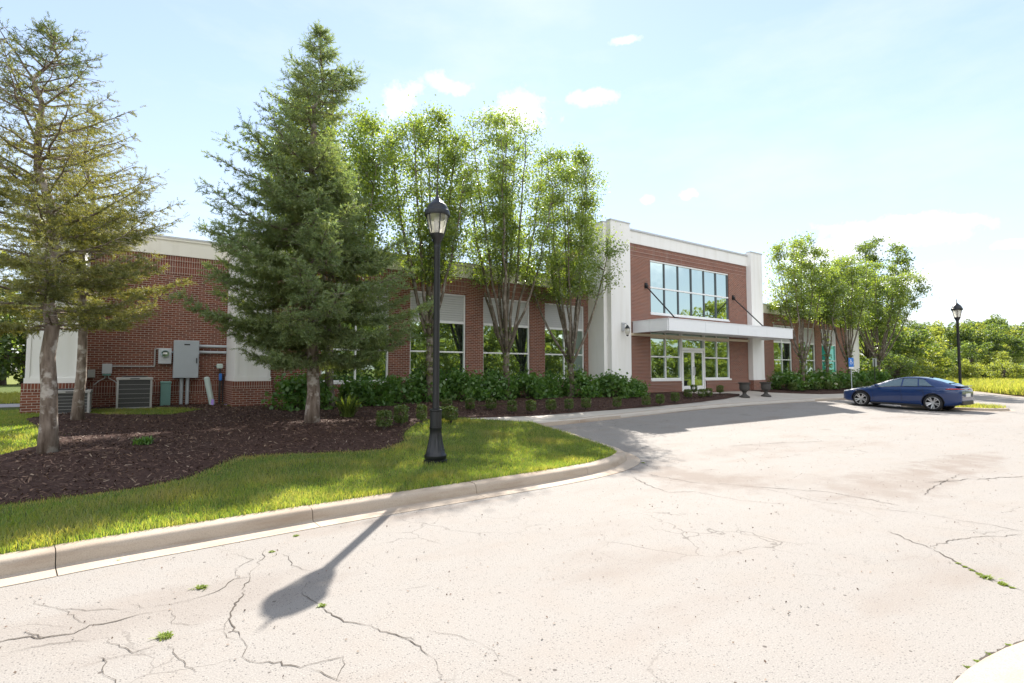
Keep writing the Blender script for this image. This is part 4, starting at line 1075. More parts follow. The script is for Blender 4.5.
    b_ = MB(); b_.bbox(-.70, .70, -2.26, -2.05, 1.065, 1.095, .012); b_.build('spoiler', M['paint'], o, world=False)
    b_ = MB(); b_.add([(-.015, -.95, 1.40), (.015, -.95, 1.40), (.012, -1.12, 1.37), (-.012, -1.12, 1.37), (0, -1.10, 1.455), (0, -1.13, 1.455)], [(0, 1, 4), (1, 2, 5, 4), (2, 3, 5), (3, 0, 4, 5), (0, 3, 2, 1)]); b_.build('antenna_fin', M['plastic'], o, world=False)
    return o
car = make_car()
car.location = (28.45, 9.42, .04); car.rotation_euler = (R(1.4), 0, R(-1))
# ------------------------------------------------------------------ vegetation
def lerp_tab(tab):
    def f(t):
        for (a, va), (b, vb) in zip(tab, tab[1:]):
            if a <= t <= b: return va+(vb-va)*(t-a)/(b-a)
        return tab[-1][1]
    return f

def leaf_quads(C, size, rs, up_bias=.4, aspect=.6, droop=0.):
    """rhombus leaves at centres C"""
    n_ = len(C)
    nrm = rs.normal(size=(n_, 3)); nrm[:, 2] = np.abs(nrm[:, 2])+up_bias; nrm /= np.linalg.norm(nrm, axis=1, keepdims=True)
    t = rs.normal(size=(n_, 3)); t -= nrm*(t*nrm).sum(1, keepdims=True); t /= np.linalg.norm(t, axis=1, keepdims=True)
    t[:, 2] -= droop; b = np.cross(nrm, t)
    s = (size*rs.uniform(.65, 1.25, n_))[:, None]
    V = np.stack([C-t*s*.5, C+b*s*.5*aspect, C+t*s*.5-nrm*s*.12, C-b*s*.5*aspect], 1).reshape(-1, 3)
    F = np.arange(n_*4).reshape(-1, 4)
    return V, F

def limb(mb, a, b, r0, r1, rs, bow=.12, k=6, n=6, lift=0.):
    a, b = Vector(a), Vector(b); L = (b-a).length
    off = Vector(rs.normal(size=3))*bow*L*.5
    pts = []
    for i in range(k+1):
        t = i/k
        p = a.lerp(b, t) + off*math.sin(PI*t) + Vector((0, 0, -lift*L*math.sin(PI*t)))
        if 0 < i < k: p += Vector(rs.normal(size=3))*.015*L
        pts.append(p)
    mb.tube(pts, [r0+(r1-r0)*i/k for i in range(k+1)], n)
    return pts

def pear_meshes(seed, H, Wd, fork, nl, nleaf, tr=.13, leaf=.085, low=0., lean=(0, 0), epi=60, prof=None, bare=.0):
    rs = np.random.RandomState(seed); mb = MB()
    prof = prof or lerp_tab([(-1, .2), (0, .25), (.2, .62), (.42, .95), (.62, 1.), (.8, .84), (.92, .55), (1, .22), (2, .1)])
    z0 = fork+low
    top = Vector((lean[0]*H, lean[1]*H, H))
    tp = []
    for i in range(7):
        t = i/6; tp.append(Vector((lean[0]*fork*t, lean[1]*fork*t, fork*t)) + Vector((rs.normal()*.02, rs.normal()*.02, 0)))
    mb.tube(tp, [tr*(1.35 if i == 0 else 1.05-.1*i/6) for i in range(7)], 12)
    ctr = []; rad = []
    F0 = tp[-1]
    for i in range(nl):
        an = 2*PI*i/nl + rs.uniform(-.4, .4)
        tt = (rs.uniform(.74, .98) if i % 5 else rs.uniform(.4, .65)) if i else 1.
        zt = z0+(H-z0)*tt
        rr = Wd/2*prof(tt)*rs.uniform(.6, 1.)+.05 if i else .1
        e = Vector((math.cos(an)*rr + lean[0]*zt, math.sin(an)*rr + lean[1]*zt, zt))
        st = F0 + Vector((0, 0, -rs.uniform(0, fork*.18)))
        mid = st.lerp(e, .5)+Vector((math.cos(an)*rr*.22, math.sin(an)*rr*.22, -.05*H*rs.uniform(0, 1)))
        pts = []
        for k in range(11):
            t = k/10; p = st*(1-t)**2 + mid*2*t*(1-t) + e*t*t; 
            if k: p = p+Vector(rs.normal(size=3))*.03
            pts.append(p)
        r0 = tr*rs.uniform(.42, .62)
        mb.tube(pts, [r0*(1-.9*k/10)+.004 for k in range(11)], 6)
        for k in range(2, 11):
            for _ in range(3 if k > 3 else 2):
                p = pts[k]; a2 = rs.uniform(0, 2*PI); tz = (p.z-z0)/(H-z0)
                if tz < bare: continue
                L = rs.uniform(.35, 1.05)*(1.15-.35*tz)
                q = p+Vector((math.cos(a2)*L*.75, math.sin(a2)*L*.75, L*rs.uniform(.15, .8)))
                c0 = Vector((lean[0]*q.z, lean[1]*q.z, 0)); dxy = Vector((q.x-c0.x, q.y-c0.y)); tq = min(1, max(0, (q.z-z0)/(H-z0)))
                mx_ = Wd/2*prof(tq)+.12
                if dxy.length > mx_: dxy = dxy.normalized()*mx_; q.x = c0.x+dxy.x; q.y = c0.y+dxy.y
                q.z = min(q.z, H+.1)
                bp = limb(mb, p, q, .014, .004, rs, .1, 3, 4)
                ctr += [q, p.lerp(q, .5)]; rad += [.21, .18]
    ctr = np.array([c[:] for c in ctr]); rad = np.array(rad)
    # uneven clump weights leave gaps
    wgt = rs.gamma(1.2, 1., len(ctr)); wgt /= wgt.sum()
    idx = rs.choice(len(ctr), nleaf, p=wgt)
    C = ctr[idx] + rs.normal(size=(nleaf, 3))*rad[idx][:, None]*np.array([1, 1, .85])
    if epi:   # shoots along the trunk
        ze = rs.uniform(fork*.35, fork*1.6, epi*8); an = rs.uniform(0, 2*PI, epi*8); rr = tr+np.abs(rs.normal(0, .09, epi*8))
        # in tufts
        ze = np.round(ze*3)/3 + rs.normal(0, .05, epi*8)
        C = np.concatenate([C, np.stack([rr*np.cos(an)+lean[0]*ze, rr*np.sin(an)+lean[1]*ze, ze], 1)])
    V, F = leaf_quads(C, leaf, rs, .25, .62, .25)
    return mb.mesh('trunk'), fast_mesh('crown', V, F)

def tree(name, tm, cm_, loc, rz, label, cat, bark, leaf, group=None, scale=(1, 1, 1)):
    o = empty(name, loc, rz); o.scale = scale; tag(o, label, cat, group)
    if not tm.materials: tm.materials.append(bark)
    if not cm_.materials: cm_.materials.append(leaf)
    a = bpy.data.objects.new('trunk', tm); COL.objects.link(a); a.parent = o
    b = bpy.data.objects.new('crown', cm_); COL.objects.link(b); b.parent = o
    if not tm.polygons[0].use_smooth: tm.polygons.foreach_set('use_smooth', [True]*len(tm.polygons))
    return o

# pear trees along the facade
GP = 'upright pear trees planted along the facade'
PSPEC = [  # x, y, height, width, fork, limbs, leaves, seed, lean, label
 (4.78, 16.25, 9.5, 5.2, 1.9, 9, 38000, 11, (.055, 0), 'upright leafy tree standing half hidden behind the dense green spruce'),
 (8.40, 16.8, 10.0, 4.8, 2.3, 10, 31000, 12, (.008, -.004), 'upright leafy tree directly behind the near lamp post'),
 (11.72, 16.8, 11.0, 4.9, 1.9, 12, 34000, 13, (.03, -.01), 'tallest upright tree fanning from a low fork, middle of the three by the louvred windows'),
 (15.0, 16.8, 10.1, 5.4, 1.4, 12, 35000, 14, (.04, -.015), 'upright tree with forked trunk beside the white pilaster left of the entrance'),
 (33.6, 16.3, 9.4, 4.7, 1.9, 9, 14000, 15, (.0, 0), 'first upright tree right of the canopy, before the first right wing windows'),
 (36.8, 16.3, 7.9, 3.4, 2.3, 6, 10000, 16, (.0, 0), 'slender shorter tree between two bushier trees before the right wing'),
 (40.0, 16.3, 9.0, 5.0, 2.0, 9, 14000, 17, (.0, 0), 'bushy tree beside the blue accessible parking sign'),
 (45.6, 16.6, 9.2, 6.4, 2.2, 10, 15000, 18, (.0, 0), 'yellow green tree past the right end of the building'),
]
for i, (x, y, H, Wd, fk, nl, nf, sd_, ln, lb) in enumerate(PSPEC):
    tm, cmm = pear_meshes(sd_, H, Wd, fk, nl, nf, tr=.125 if x < 20 else .11, leaf=.090 if x < 20 else .125, lean=ln, low=(1.6, 1.3, 1.8, 1.9, 1.9, 1.6, 1.8, 1.5)[i], epi=110 if i in (0, 1) else 40, bare=.10)
    z = bed_h(x, y) if x < 20 else .42
    tree('pear_tree', tm, cmm, (x, y, z-.02), sd_*.7, lb, 'tree', M['bark_pear'], M['pear'], GP)
# dark full tree rising behind the last pears
tm, cmm = pear_meshes(31, 12.3, 6.6, 2.4, 11, 15000, tr=.16, leaf=.17, low=1.5, epi=0)
tree('shade_tree', tm, cmm, (50.0, 18.2, .2), 0, 'tall dark green tree behind the yellow green tree right of the building', 'tree', M['bark_dark'], M['woodA'])

# ---- spruces
def needles(P, D, L, rs, per=14, nl=.030, nw=.007, dry=None):
    """shoots from P along D (unit) of length L, each set round with needles"""
    n_ = len(P)
    ref = rs.normal(size=(n_, 3)); u = np.cross(D, ref); u /= np.linalg.norm(u, axis=1, keepdims=True); v = np.cross(D, u)
    t = np.tile(np.linspace(.03, 1., per), (n_, 1)) + rs.uniform(-.03, .03, (n_, per))
    an = (np.arange(per)*2.4)[None, :] + rs.uniform(0, 6.28, (n_, 1))
    base = P[:, None, :] + D[:, None, :]*(t*L[:, None])[:, :, None]
    rad = u[:, None, :]*np.cos(an)[:, :, None] + v[:, None, :]*np.sin(an)[:, :, None]
    d = rad*.8 + D[:, None, :]*.62
    side = np.cross(d, rad + rs.normal(size=d.shape)*.3); side /= np.linalg.norm(side, axis=2, keepdims=True)+1e-9
    ln = nl*rs.uniform(.7, 1.2, (n_, per))[:, :, None]
    a = base - side*nw*.5; b = base + side*nw*.5; c = base + d*ln
    V = np.stack([a, b, c], 2).reshape(-1, 3)
    F = np.arange(len(V)).reshape(-1, 3)
    at = np.repeat(dry, per*3) if dry is not None else None
    return V, F, at

def spruce(seed, H, prof, z_low, nwhorl, per_whorl, shoots_per_m, name_mats, tr, sparse=lambda t: 1., dryf=lambda t, r: 0., droop=.15, twig_len=(.25, .6), knob=False, needle=(.03, .008), per=14, rise=.25, dead=0., shoot=(.07, .15), vary=.35, side=None):
    rs = np.random.RandomState(seed); mb = MB()
    tp = [Vector((rs.normal()*.012*i, rs.normal()*.012*i, H*i/14)) for i in range(15)]
    tp[0] = Vector((0, 0, -.05))
    rr = [tr*(1.25 if i == 0 else 1)*(1-i/14)**.8+.008 for i in range(15)]
    mb.tube(tp, rr, 12)
    Ps, Ds, Ls, Dr = [], [], [], []
    def tp_at(z):
        f = min(13.999, max(0, z/H*14)); i = int(f); return tp[i].lerp(tp[i+1], f-i)
    def add_shoots(a, d, L, t, r, dens):
        k = max(1, int(L*shoots_per_m*dens+rs.rand()))
        dryv = min(1, max(0, dryf(t, r)+rs.normal()*.12))
        dn = np.array(d)/np.linalg.norm(d)
        for q in range(k):
            s = (q+rs.rand())/k
            p = np.array(a)+dn*L*s
            sd = dn*.75 + rs.normal(size=3)*.42 + np.array([0, 0, .12])
            sd /= np.linalg.norm(sd)
            Ps.append(p); Ds.append(sd); Ls.append(rs.uniform(*shoot)); Dr.append(min(1, max(0, dryv+rs.normal()*.1)))
    for wi in range(nwhorl):
        z = z_low + (H*.985-z_low)*(wi/(nwhorl-1))**.95
        t = (z-z_low)/(H-z_low)
        R0 = prof(t)
        for bi in range(per_whorl):
            an = 2*PI*bi/per_whorl + wi*1.1 + rs.uniform(-.35, .35)
            R_ = R0*rs.uniform(1.08-vary, 1.08)*(side(t, an) if side else 1)
            zz_ = z+rs.uniform(-.12, .12)
            if R_ < .06: continue
            c_, s_ = math.cos(an), math.sin(an)
            a = tp_at(zz_); k = max(3, int(R_/.16))
            pts = []
            up0 = rise*(t**1.2)*1.6 - droop*(1-t)
            for i in range(k+1):
                f = i/k
                hz = R_*(up0*f - droop*math.sin(PI*f)*.4*(1-t) + .22*f*f*(1-t*.4))
                pts.append(a+Vector((c_*R_*f, s_*R_*f, hz))+Vector(rs.normal(size=3))*.012*(i > 0))
            isdead = rs.rand() < dead*(1-t)
            mb.tube(pts, [max(.004, (.011+.011*R_)*(1-.85*i/k)) for i in range(k+1)], 4 if R_ < 1 else 5, cap=False)
            dens = sparse(t)*rs.uniform(.45, 1.35)*(0.05 if isdead else 1)
            for i in range(1, k+1):
                f = i/k; p = pts[i]
                dir_ = (pts[i]-pts[i-1]); segL = dir_.length
                if f > .25: add_shoots(p[:], dir_[:], segL, t, f, dens*.8)
                # side twigs, flat and slightly hanging
                for sd2 in (-1, 1):
                    for _ in range(2):
                        TL = rs.uniform(*twig_len)*min(1., R_/1.0+.15)*(1.15-.75*f)*(1 if f > .2 else .45)
                        if TL < .05: continue
                        ta = an + sd2*rs.uniform(.6, 1.15)
                        td = Vector((math.cos(ta), math.sin(ta), rs.uniform(-.32, .12)+.15*t)).normalized()
                        q = p+td*TL
                        if rs.rand() < .75 or isdead: mb.tube([p, p.lerp(q, .5)+Vector((0, 0, .012)), q], [.006, .004, .002], 3, cap=False)
                        add_shoots(p[:], td[:], TL, t, f, dens)
                        if TL > .3 and not isdead:
                            for s3 in (-1, 1):
                                m_ = p.lerp(q, rs.uniform(.35, .7)); a3 = ta+s3*.8
                                d3 = Vector((math.cos(a3), math.sin(a3), rs.uniform(-.25, .1))).normalized(); add_shoots(m_[:], d3[:], TL*.45, t, f, dens)
    add_shoots((0, 0, H*.97), (0, 0, 1), .3, 1, 1, 2.)
    P_ = np.array(Ps); D_ = np.array(Ds); L_ = np.array(Ls)
    V, F, at = needles(P_, D_, L_, rs, per, needle[0], needle[1], np.array(Dr))
    if knob:
        for zc, an in ((.9, -1.2), (.55, -.9), (1.15, 2.6)):
            pass
    return mb.mesh('trunk'), fast_mesh('crown', V, F, attrs={'dry': at})

# dense green spruce, middle of the lawn bed
tm, cmm = spruce(5, 9.75, lerp_tab([(0, 1.5), (.05, 2.3), (.12, 2.55), (.3, 2.35), (.45, 2.3), (.54, 2.1), (.59, 1.3), (.64, .75), (.69, .62), (.73, 1.05), (.79, .85), (.84, .80), (.90, .36), (1, .05)]), 1.75, 27, 6, 16, None, .15,
    sparse=lerp_tab([(0, 1.2), (.5, 1.0), (.62, .6), (.72, .45), (.8, .7), (1, .9)]), dryf=lambda t, r: .12+.35*(1-r), droop=.26, rise=.20, needle=(.058, .019), per=14, shoot=(.10, .22), vary=.42, side=lambda t, an: 1+.07*max(0, -math.cos(an+.62))*ss(.02, .10, t)*(1-ss(.42, .55, t))-.55*max(0, math.cos(an+.62))*ss(.28, .42, t)*(1-ss(.62, .72, t)))
tree('spruce_tree', tm, cmm, (3.46, 13.1, mulch_h(3.46, 13.1)-.03), 0, 'dense green spruce with a pointed top in the mulch bed left of the lamp post', 'tree', M['bark_spruce'], M['needle'])
# thin old spruces on the left
oldprof = lerp_tab([(0, 1.35), (.08, 1.75), (.3, 1.85), (.45, 1.7), (.6, 1.3), (.75, .85), (.87, .58), (.92, .30), (1, .05)])
tm, cmm = spruce(21, 7.3, oldprof, 2.15, 20, 5, 11, None, .115, sparse=lerp_tab([(0, 2.1), (.3, 1.9), (.42, .6), (.6, .28), (.72, .4), (.84, .9), (1, 1.0)]), dryf=lambda t, r: .62 if t < .5 else max(0., .75-(t-.5)*2.2), droop=.05, rise=.42, needle=(.042, .014), per=13, dead=.4, vary=.5, shoot=(.08, .18))
o_ = tree('spruce_tree', tm, cmm, (-1.12, 11.5, mulch_h(-1.12, 11.5)-.03), 1.1, 'thin yellowing spruce with bare twigs, nearest trunk at the left edge', 'tree', M['bark_spruce'], M['needle_old'])
o_.rotation_euler = (R(-1.5), R(-2.1), 0)
tm, cmm = spruce(22, 7.1, lerp_tab([(0, 1.3), (.1, 2.0), (.4, 1.9), (.7, 1.2), (1, .06)]), 2.2, 16, 5, 11, None, .105, sparse=lerp_tab([(0, 2.), (.35, 1.3), (.6, .4), (1, .6)]), dryf=lambda t, r: .65, droop=.02, rise=.42, needle=(.042, .015), per=12, dead=.4, vary=.5, shoot=(.08, .18))
o_ = tree('spruce_tree', tm, cmm, (-1.05, 15.8, mulch_h(-1.05, 15.8)-.03), 2.0, 'second yellowing spruce set back behind the nearest trunk, by the small condenser', 'tree', M['bark_spruce'], M['needle_old'])
o_.rotation_euler = (0, R(-1.), 2.)

# ---- shrubs
def dome_shrub(seed, rx, ry, h, n_, leaf, flowers=0, up=.55):
    rs = np.random.RandomState(seed)
    k = 46
    cc = rs.normal(size=(k, 3)); cc[:, 2] = np.abs(cc[:, 2])*1.0+.05; cc /= np.linalg.norm(cc, axis=1, keepdims=True); cc *= rs.uniform(.62, 1.02, (k, 1))
    idx = rs.randint(0, k, n_)
    C = (cc[idx] + rs.normal(size=(n_, 3))*.15)*np.array([rx, ry, h*.92]); C[:, 2] = np.clip(C[:, 2], .03, None)
    V, F = leaf_quads(C, leaf, rs, up, .72, .35)
    st = MB()
    for i in range(0, k, 2):
        e = cc[i]*np.array([rx, ry, h*.9])*.92
        st.tube([(e[0]*.12, e[1]*.12, 0), (e[0]*.5, e[1]*.5, e[2]*.6), tuple(e)], [.012, .008, .004], 4)
    fl_ = None
    if flowers:
        cs = []
        for _ in range(flowers):
            d = rs.normal(size=3); d[2] = abs(d[2])+.4; d[1] = -abs(d[1]); d /= np.linalg.norm(d); cs.append(d*np.array([rx, ry, h])*1.0)
        cs = np.array(cs); ii = np.repeat(np.arange(flowers), 60); q = rs.normal(size=(len(ii), 3)); q /= np.linalg.norm(q, axis=1, keepdims=True)
        fl_ = fast_mesh('flower_head', *leaf_quads(cs[ii]+q*.085*np.array([1, 1, .7]), .05, rs, .4, .9))
    return st.mesh('stem'), fast_mesh('foliage', V, F), fl_
HY = [dome_shrub(40+i, .95, .8, 1.15, 2100, .135, fl_) for i, fl_ in enumerate((2, 0, 0, 7))]
for a, b, c in HY:
    a.materials.append(M['bark_dark']); b.materials.append(M['shrub'])
    if c: c.materials.append(M['flower'])
def shrub(x, y, z, var, rz, sc, label, name='hydrangea_bush', cat='bush', group='leafy hydrangea bushes along the facade'):
    o = empty(name, (x, y, z), rz); o.scale = sc; tag(o, label, cat, group)
    st, fo, fl_ = HY[var]
    for nm, me in (('stem', st), ('foliage', fo), ('flower_head', fl_)):
        if me is None: continue
        c = bpy.data.objects.new(nm, me); COL.objects.link(c); c.parent = o
HB = [
 (4.15, 16.55, 1, (.95, 1, .92), 'broad leafy bush against the right side of the spruce trunk, by the brick pilaster base'),
 (5.9, 16.95, 1, (.8, .8, .80), 'low leafy bush under the window behind the spruce'),
 (7.0, 16.85, 0, (.95, .9, .85), 'leafy bush with a pale bloom between spruce and lamp post'),
 (8.6, 17.35, 2, (.95, .9, .98), 'leafy bush in the gap right behind the near lamp post pole'),
 (9.9, 17.0, 1, (1.0, .95, .95), 'leafy bush under the first louvred window right of the lamp post'),
 (11.3, 17.1, 2, (1.0, .95, .95), 'leafy bush around the foot of the tallest upright tree'),
 (12.85, 17.1, 1, (1.0, .95, .88), 'leafy bush under the middle louvred window, right of the tallest tree'),
 (14.1, 17.2, 0, (.85, .9, .82), 'leafy bush just left of the forked tree by the pilaster'),
 (15.6, 16.9, 2, (1.05, 1, .95), 'leafy bush under the window beside the white return wall'),
 (17.0, 16.35, 1, (1.0, .95, .90), 'leafy bush at the foot of the white pilaster left of the entrance'),
 (18.25, 16.3, 2, (.85, .7, .66), 'low leafy bush below the wall lantern'),
 (32.0, 16.7, 1, (1.1, 1, .95), 'first leafy bush right of the canopy and urns'),
 (34.3, 16.7, 2, (1.15, 1, .98), 'leafy bush behind the trunk of the first right wing tree'),
 (36.6, 16.6, 3, (1.2, 1, .98), 'bush dotted with white flower heads before the right wing'),
 (39.2, 16.6, 0, (1.2, 1, .98), 'leafy bush before the turquoise window'),
 (41.8, 16.6, 1, (1.2, 1, .98), 'leafy bush right of the blue parking sign'),
 (44.4, 16.5, 2, (1.2, 1, 1.05), 'last leafy bush at the building end, behind the car bonnet'),
]
for i, (x, y, v_, sc, lb) in enumerate(HB):
    shrub(x, y, (bed_h(x, y) if x < 25 else walk_h(x, y)+.06)-.02, v_, i*1.3, sc, lb)

def boxwood(seed, r, h, n_):
    rs = np.random.RandomState(seed)
    q = rs.normal(size=(n_, 3)); q = np.sign(q)*np.abs(q)**.6; q /= np.max(np.abs(q), axis=1, keepdims=True)**.55*np.linalg.norm(q, axis=1, keepdims=True)**.45
    q *= rs.uniform(.72, 1.03, (n_, 1))
    C = q*np.array([r, r, h*.5]) + np.array([0, 0, h*.5+.08]) + rs.normal(size=(n_, 3))*.012
    V, F = leaf_quads(C, .038, rs, .3, .65)
    st = MB(); [st.tube([(0, 0, 0), (r*.5*math.cos(a), r*.5*math.sin(a), h*.6)], [.015, .005], 5) for a in np.linspace(0, 5.5, 6)]
    return st.mesh('stem'), fast_mesh('foliage', V, F)
BX = [boxwood(60+i, .15, .34, 1500) for i in range(3)]
for a, b in BX: a.materials.append(M['bark_dark']); b.materials.append(M['box'])
ordn = ['first', 'second', 'third', 'fourth', 'fifth', 'sixth', 'seventh', 'eighth', 'ninth', 'tenth', 'eleventh', 'twelfth', 'thirteenth']
def box(x, y, z, i, sc, label):
    o = empty('boxwood', (x, y, z), i*.9); o.scale = sc; tag(o, label, 'clipped shrub', 'small clipped boxwoods')
    for nm, me in zip(('stem', 'foliage'), BX[i % 3]):
        c = bpy.data.objects.new(nm, me); COL.objects.link(c); c.parent = o
for i, (px, py, sc, lb) in enumerate(((384, 429, 1.1, 'leftmost clipped boxwood ball left of the near lamp post'), (401, 426.5, 1.1, 'squarish clipped boxwood between the leftmost ball and the thin one'), (421.5, 423, 1., 'thin upright clipped boxwood just left of the lamp post pole'), (439, 421, .95, 'yellowish clipped boxwood directly behind the lamp post sleeve'), (451, 423, 1.05, 'clipped boxwood ball immediately right of the near lamp post'))):
    x, y = ground_pt(px, py, mulch_h); box(x, y, mulch_h(x, y)-.01, i, (sc*(.75 if i == 2 else 1), sc*(.75 if i == 2 else 1), sc*(1.15 if i in (1, 2) else 1)), lb)
i = 0
for px, py in ((447, 412.5), (470, 411), (491, 409), (512, 407.5), (531, 407), (551, 406), (569, 405), (586, 404.5), (617, 402), (646, 400)):
    x, y = ground_pt(px, py, lambda X, Y: walk_h(X, Y)+.06); box(x, y, walk_h(x, y)+.05, i, (1, 1, 1), 'small clipped boxwood, %s from the lamp post in the row before the louvred windows' % ordn[i]); i += 1
i = 0
for px, py in ((660, 398), (675, 396.5), (688, 394.5), (694, 392.5), (702, 394), (709, 393.5), (720, 392), (726, 388.5)):
    x, y = ground_pt(px, py, lambda X, Y: walk_h(X, Y)+.08); box(x, y, walk_h(x, y)+.06, i+1, (1.05, 1.05, 1.05), 'small clipped boxwood, %s from the left in front of the glass entrance' % ordn[i]); i += 1
for i in range(9):
    x = 31.2+i*1.35; y = 15.75-.05*i
    box(x, y, walk_h(x, y)+.03, i, (1.35, 1.35, 1.3), 'small clipped boxwood, %s from the urns in the row before the right wing' % ordn[i])
# daylily clump and a small weed clump in the mulch
def strap_clump(name, seed, loc, h, n_, mat, label, cat, w_=.014, spread=.5):
    rs = np.random.RandomState(seed); V = []; F = []
    for i in range(n_):
        a = rs.uniform(0, 2*PI); L = h*rs.uniform(.6, 1.15); lean = rs.uniform(.15, 1.)*spread/h; k = 4
        bx, by = rs.normal(0, min(.06, h*.6), 2); sx, sy = -math.sin(a)*w_/2, math.cos(a)*w_/2
        s0 = len(V)
        for j in range(k+1):
            t = j/k; r_ = L*lean*t; z = L*(1-.45*lean*t*t)*t if lean < 1.2 else L*t*(1-.5*t)
            wd = 1-.85*t*t
            V += [(bx+math.cos(a)*r_+sx*wd, by+math.sin(a)*r_+sy*wd, z), (bx+math.cos(a)*r_-sx*wd, by+math.sin(a)*r_-sy*wd, z)]
        F += [(s0+2*j, s0+2*j+1, s0+2*j+3, s0+2*j+2) for j in range(k)]
    me = fast_mesh(name, V, F); me.materials.append(mat)
    o = bpy.data.objects.new(name, me); COL.objects.link(o); o.location = loc; tag(o, label, cat); return o
x, y = ground_pt(348, 417, mulch_h)
strap_clump('daylily', 71, (x, y, mulch_h(x, y)), .62, 260, M['box'], 'arching strappy daylily clump right of the dense spruce trunk', 'plant', .022, .55)
x, y = ground_pt(144, 444, mulch_h)
strap_clump('weed_tuft', 72, (x, y, mulch_h(x, y)), .16, 120, M['shrub'], 'small green weed tuft alone in the open mulch', 'weed', .03, .16)
for i, (px, py, s, lb) in enumerate(((201, 588, .09, 'flat yellow green weed on the asphalt left of the lamp shadow'), (166, 637, .10, 'brightest yellow green weed on the asphalt near the bottom left'), (322, 606, .05, 'tiny weed in the crack at the lamp head shadow'), (118, 561, .05, 'tiny weed along the kerb gutter at the left'), (296, 536, .05, 'tiny weed in the gutter by the lamp pole shadow'), (272, 552, .045, 'tiny weed in the asphalt crack left of the lamp pole shadow'), (987, 578, .09, 'straggly weed in the crack at the right edge of the asphalt'), (1003, 584.5, .07, 'weed in the crack, at the very right of the asphalt'),
    *[(px_, py_, .035, 'tiny weed sprouting in the long crack at the right edge of the asphalt') for px_, py_ in ((958, 563.5), (965, 567), (972, 570.5), (979, 574), (1012, 588))],
    *[(px_, py_, .03, 'tiny weed in the dark joint of the pale concrete corner') for px_, py_ in ((969, 668), (979, 662), (990, 655), (1010, 646))], (643, 463, .06, 'low weed at the rounded kerb tip'))):
    x, y = ground_pt(px, py, asp)
    o = strap_clump('pavement_weed', 80+i, (x, y, asp(x, y)), s*.32, 70, M['weed'], lb, 'weed', .012, s*.62); o['group'] = 'weeds in the pavement'

# ------------------------------------------------------------------ grass, mulch chips (uncountable)
def in_poly(x, y, poly):
    n_ = len(poly); c = np.zeros(len(x), bool); j = n_-1
    for i in range(n_):
        xi, yi = poly[i]; xj, yj = poly[j]
        cond = ((yi > y) != (yj > y)) & (x < (xj-xi)*(y-yi)/((yj-yi)+1e-12)+xi)
        c ^= cond; j = i
    return c
def blades(x, y, z, hh, ww, rs, lean=.5):
    n_ = len(x); a = rs.uniform(0, 2*PI, n_); la = rs.uniform(0, 2*PI, n_); lm = hh*lean*rs.uniform(.1, 1., n_)
    sx, sy = np.cos(a)*ww/2, np.sin(a)*ww/2; lx, ly = np.cos(la)*lm, np.sin(la)*lm
    V = np.stack([np.stack([x-sx, y-sy, z-.005], 1), np.stack([x+sx, y+sy, z-.005], 1), np.stack([x+sx*.7+lx*.4, y+sy*.7+ly*.4, z+hh*.6], 1), np.stack([x-sx*.7+lx*.4, y-sy*.7+ly*.4, z+hh*.6], 1), np.stack([x+lx, y+ly, z+hh*.92], 1)], 1)
    b = np.arange(n_)[:, None]*5
    F = np.concatenate([b+np.array([[0, 1, 2]]), b+np.array([[0, 2, 3]]), b+np.array([[3, 2, 4]])])
    return V.reshape(-1, 3), F
rs = np.random.RandomState(1)
vec = np.vectorize
VM = [(x, y) for x, y in MUL]
LP = [(x, y) for x, y in offset(KERB, .19)[:-1]] + [(9.05, 11.8), (7.43, 13.08), (6.4, 13.2), (4, 12), (4, 20), (-2.2, 20.2), (-2.2, 34), (-9, 34), (-9, 6.1)]
def fbm(x, y, s): return np.array([mnoise.noise(Vector((a*s, b*s, 3.3))) for a, b in zip(x, y)])
N0 = 330000
# denser towards the viewer
x = rs.uniform(-3.2, 9.3, N0); y = 5.9+(20.-5.9)*rs.rand(N0)**1.7
ok = in_poly(x, y, LP)
jx = x+rs.normal(0, .07, N0); jy = y+rs.normal(0, .07, N0)
inm = in_poly(jx, jy, VM); ok &= ~inm
x, y = x[ok], y[ok]
z = vec(lawn_h)(x, y)
nn = fbm(x, y, 1.3)
# strawy rim next to the mulch
rim = in_poly(x+rs.normal(0, .2, len(x)), y+.17+rs.normal(0, .16, len(x)), VM) & (y < 11)
dry = np.clip(rs.beta(1.2, 4.5, len(x)) + np.where(rim, rs.uniform(.4, 1., len(x)), 0) + np.clip(nn, 0, 1)*.5, 0, 1)
hh = (.052+.03*nn)*rs.uniform(.6, 1.5, len(x))*np.where(rim, .6, 1); ww = rs.uniform(.004, .0085, len(x))*np.where(y > 12, 1.6, 1)
V, F = blades(x, y, z, hh, ww, rs, .8)
me = fast_mesh('grass', V, F, attrs={'dry': np.repeat(dry, 5)}); me.materials.append(M['grass'])
tag(bpy.data.objects.new('grass', me), kind='stuff'); COL.objects.link(bpy.data.objects['grass'])
# taller grass on the island, the left verge and the field
n2 = 2600; x = rs.uniform(29.3, 31.9, n2); y = rs.uniform(6.4, 10, n2); ok = in_poly(x, y, ISL); x, y = x[ok], y[ok]
V1, F1 = blades(x, y, np.full(len(x), .10), rs.uniform(.05, .22, len(x)), rs.uniform(.01, .02, len(x)), rs, .8)
n3 = 26000; x3 = rs.uniform(-16, -2.35, n3); y3 = rs.uniform(24.5, 34, n3)
V3, F3 = blades(x3, y3, np.full(n3, .6), rs.uniform(.06, .22, n3), rs.uniform(.015, .03, n3), rs, .8)
n4 = 110000
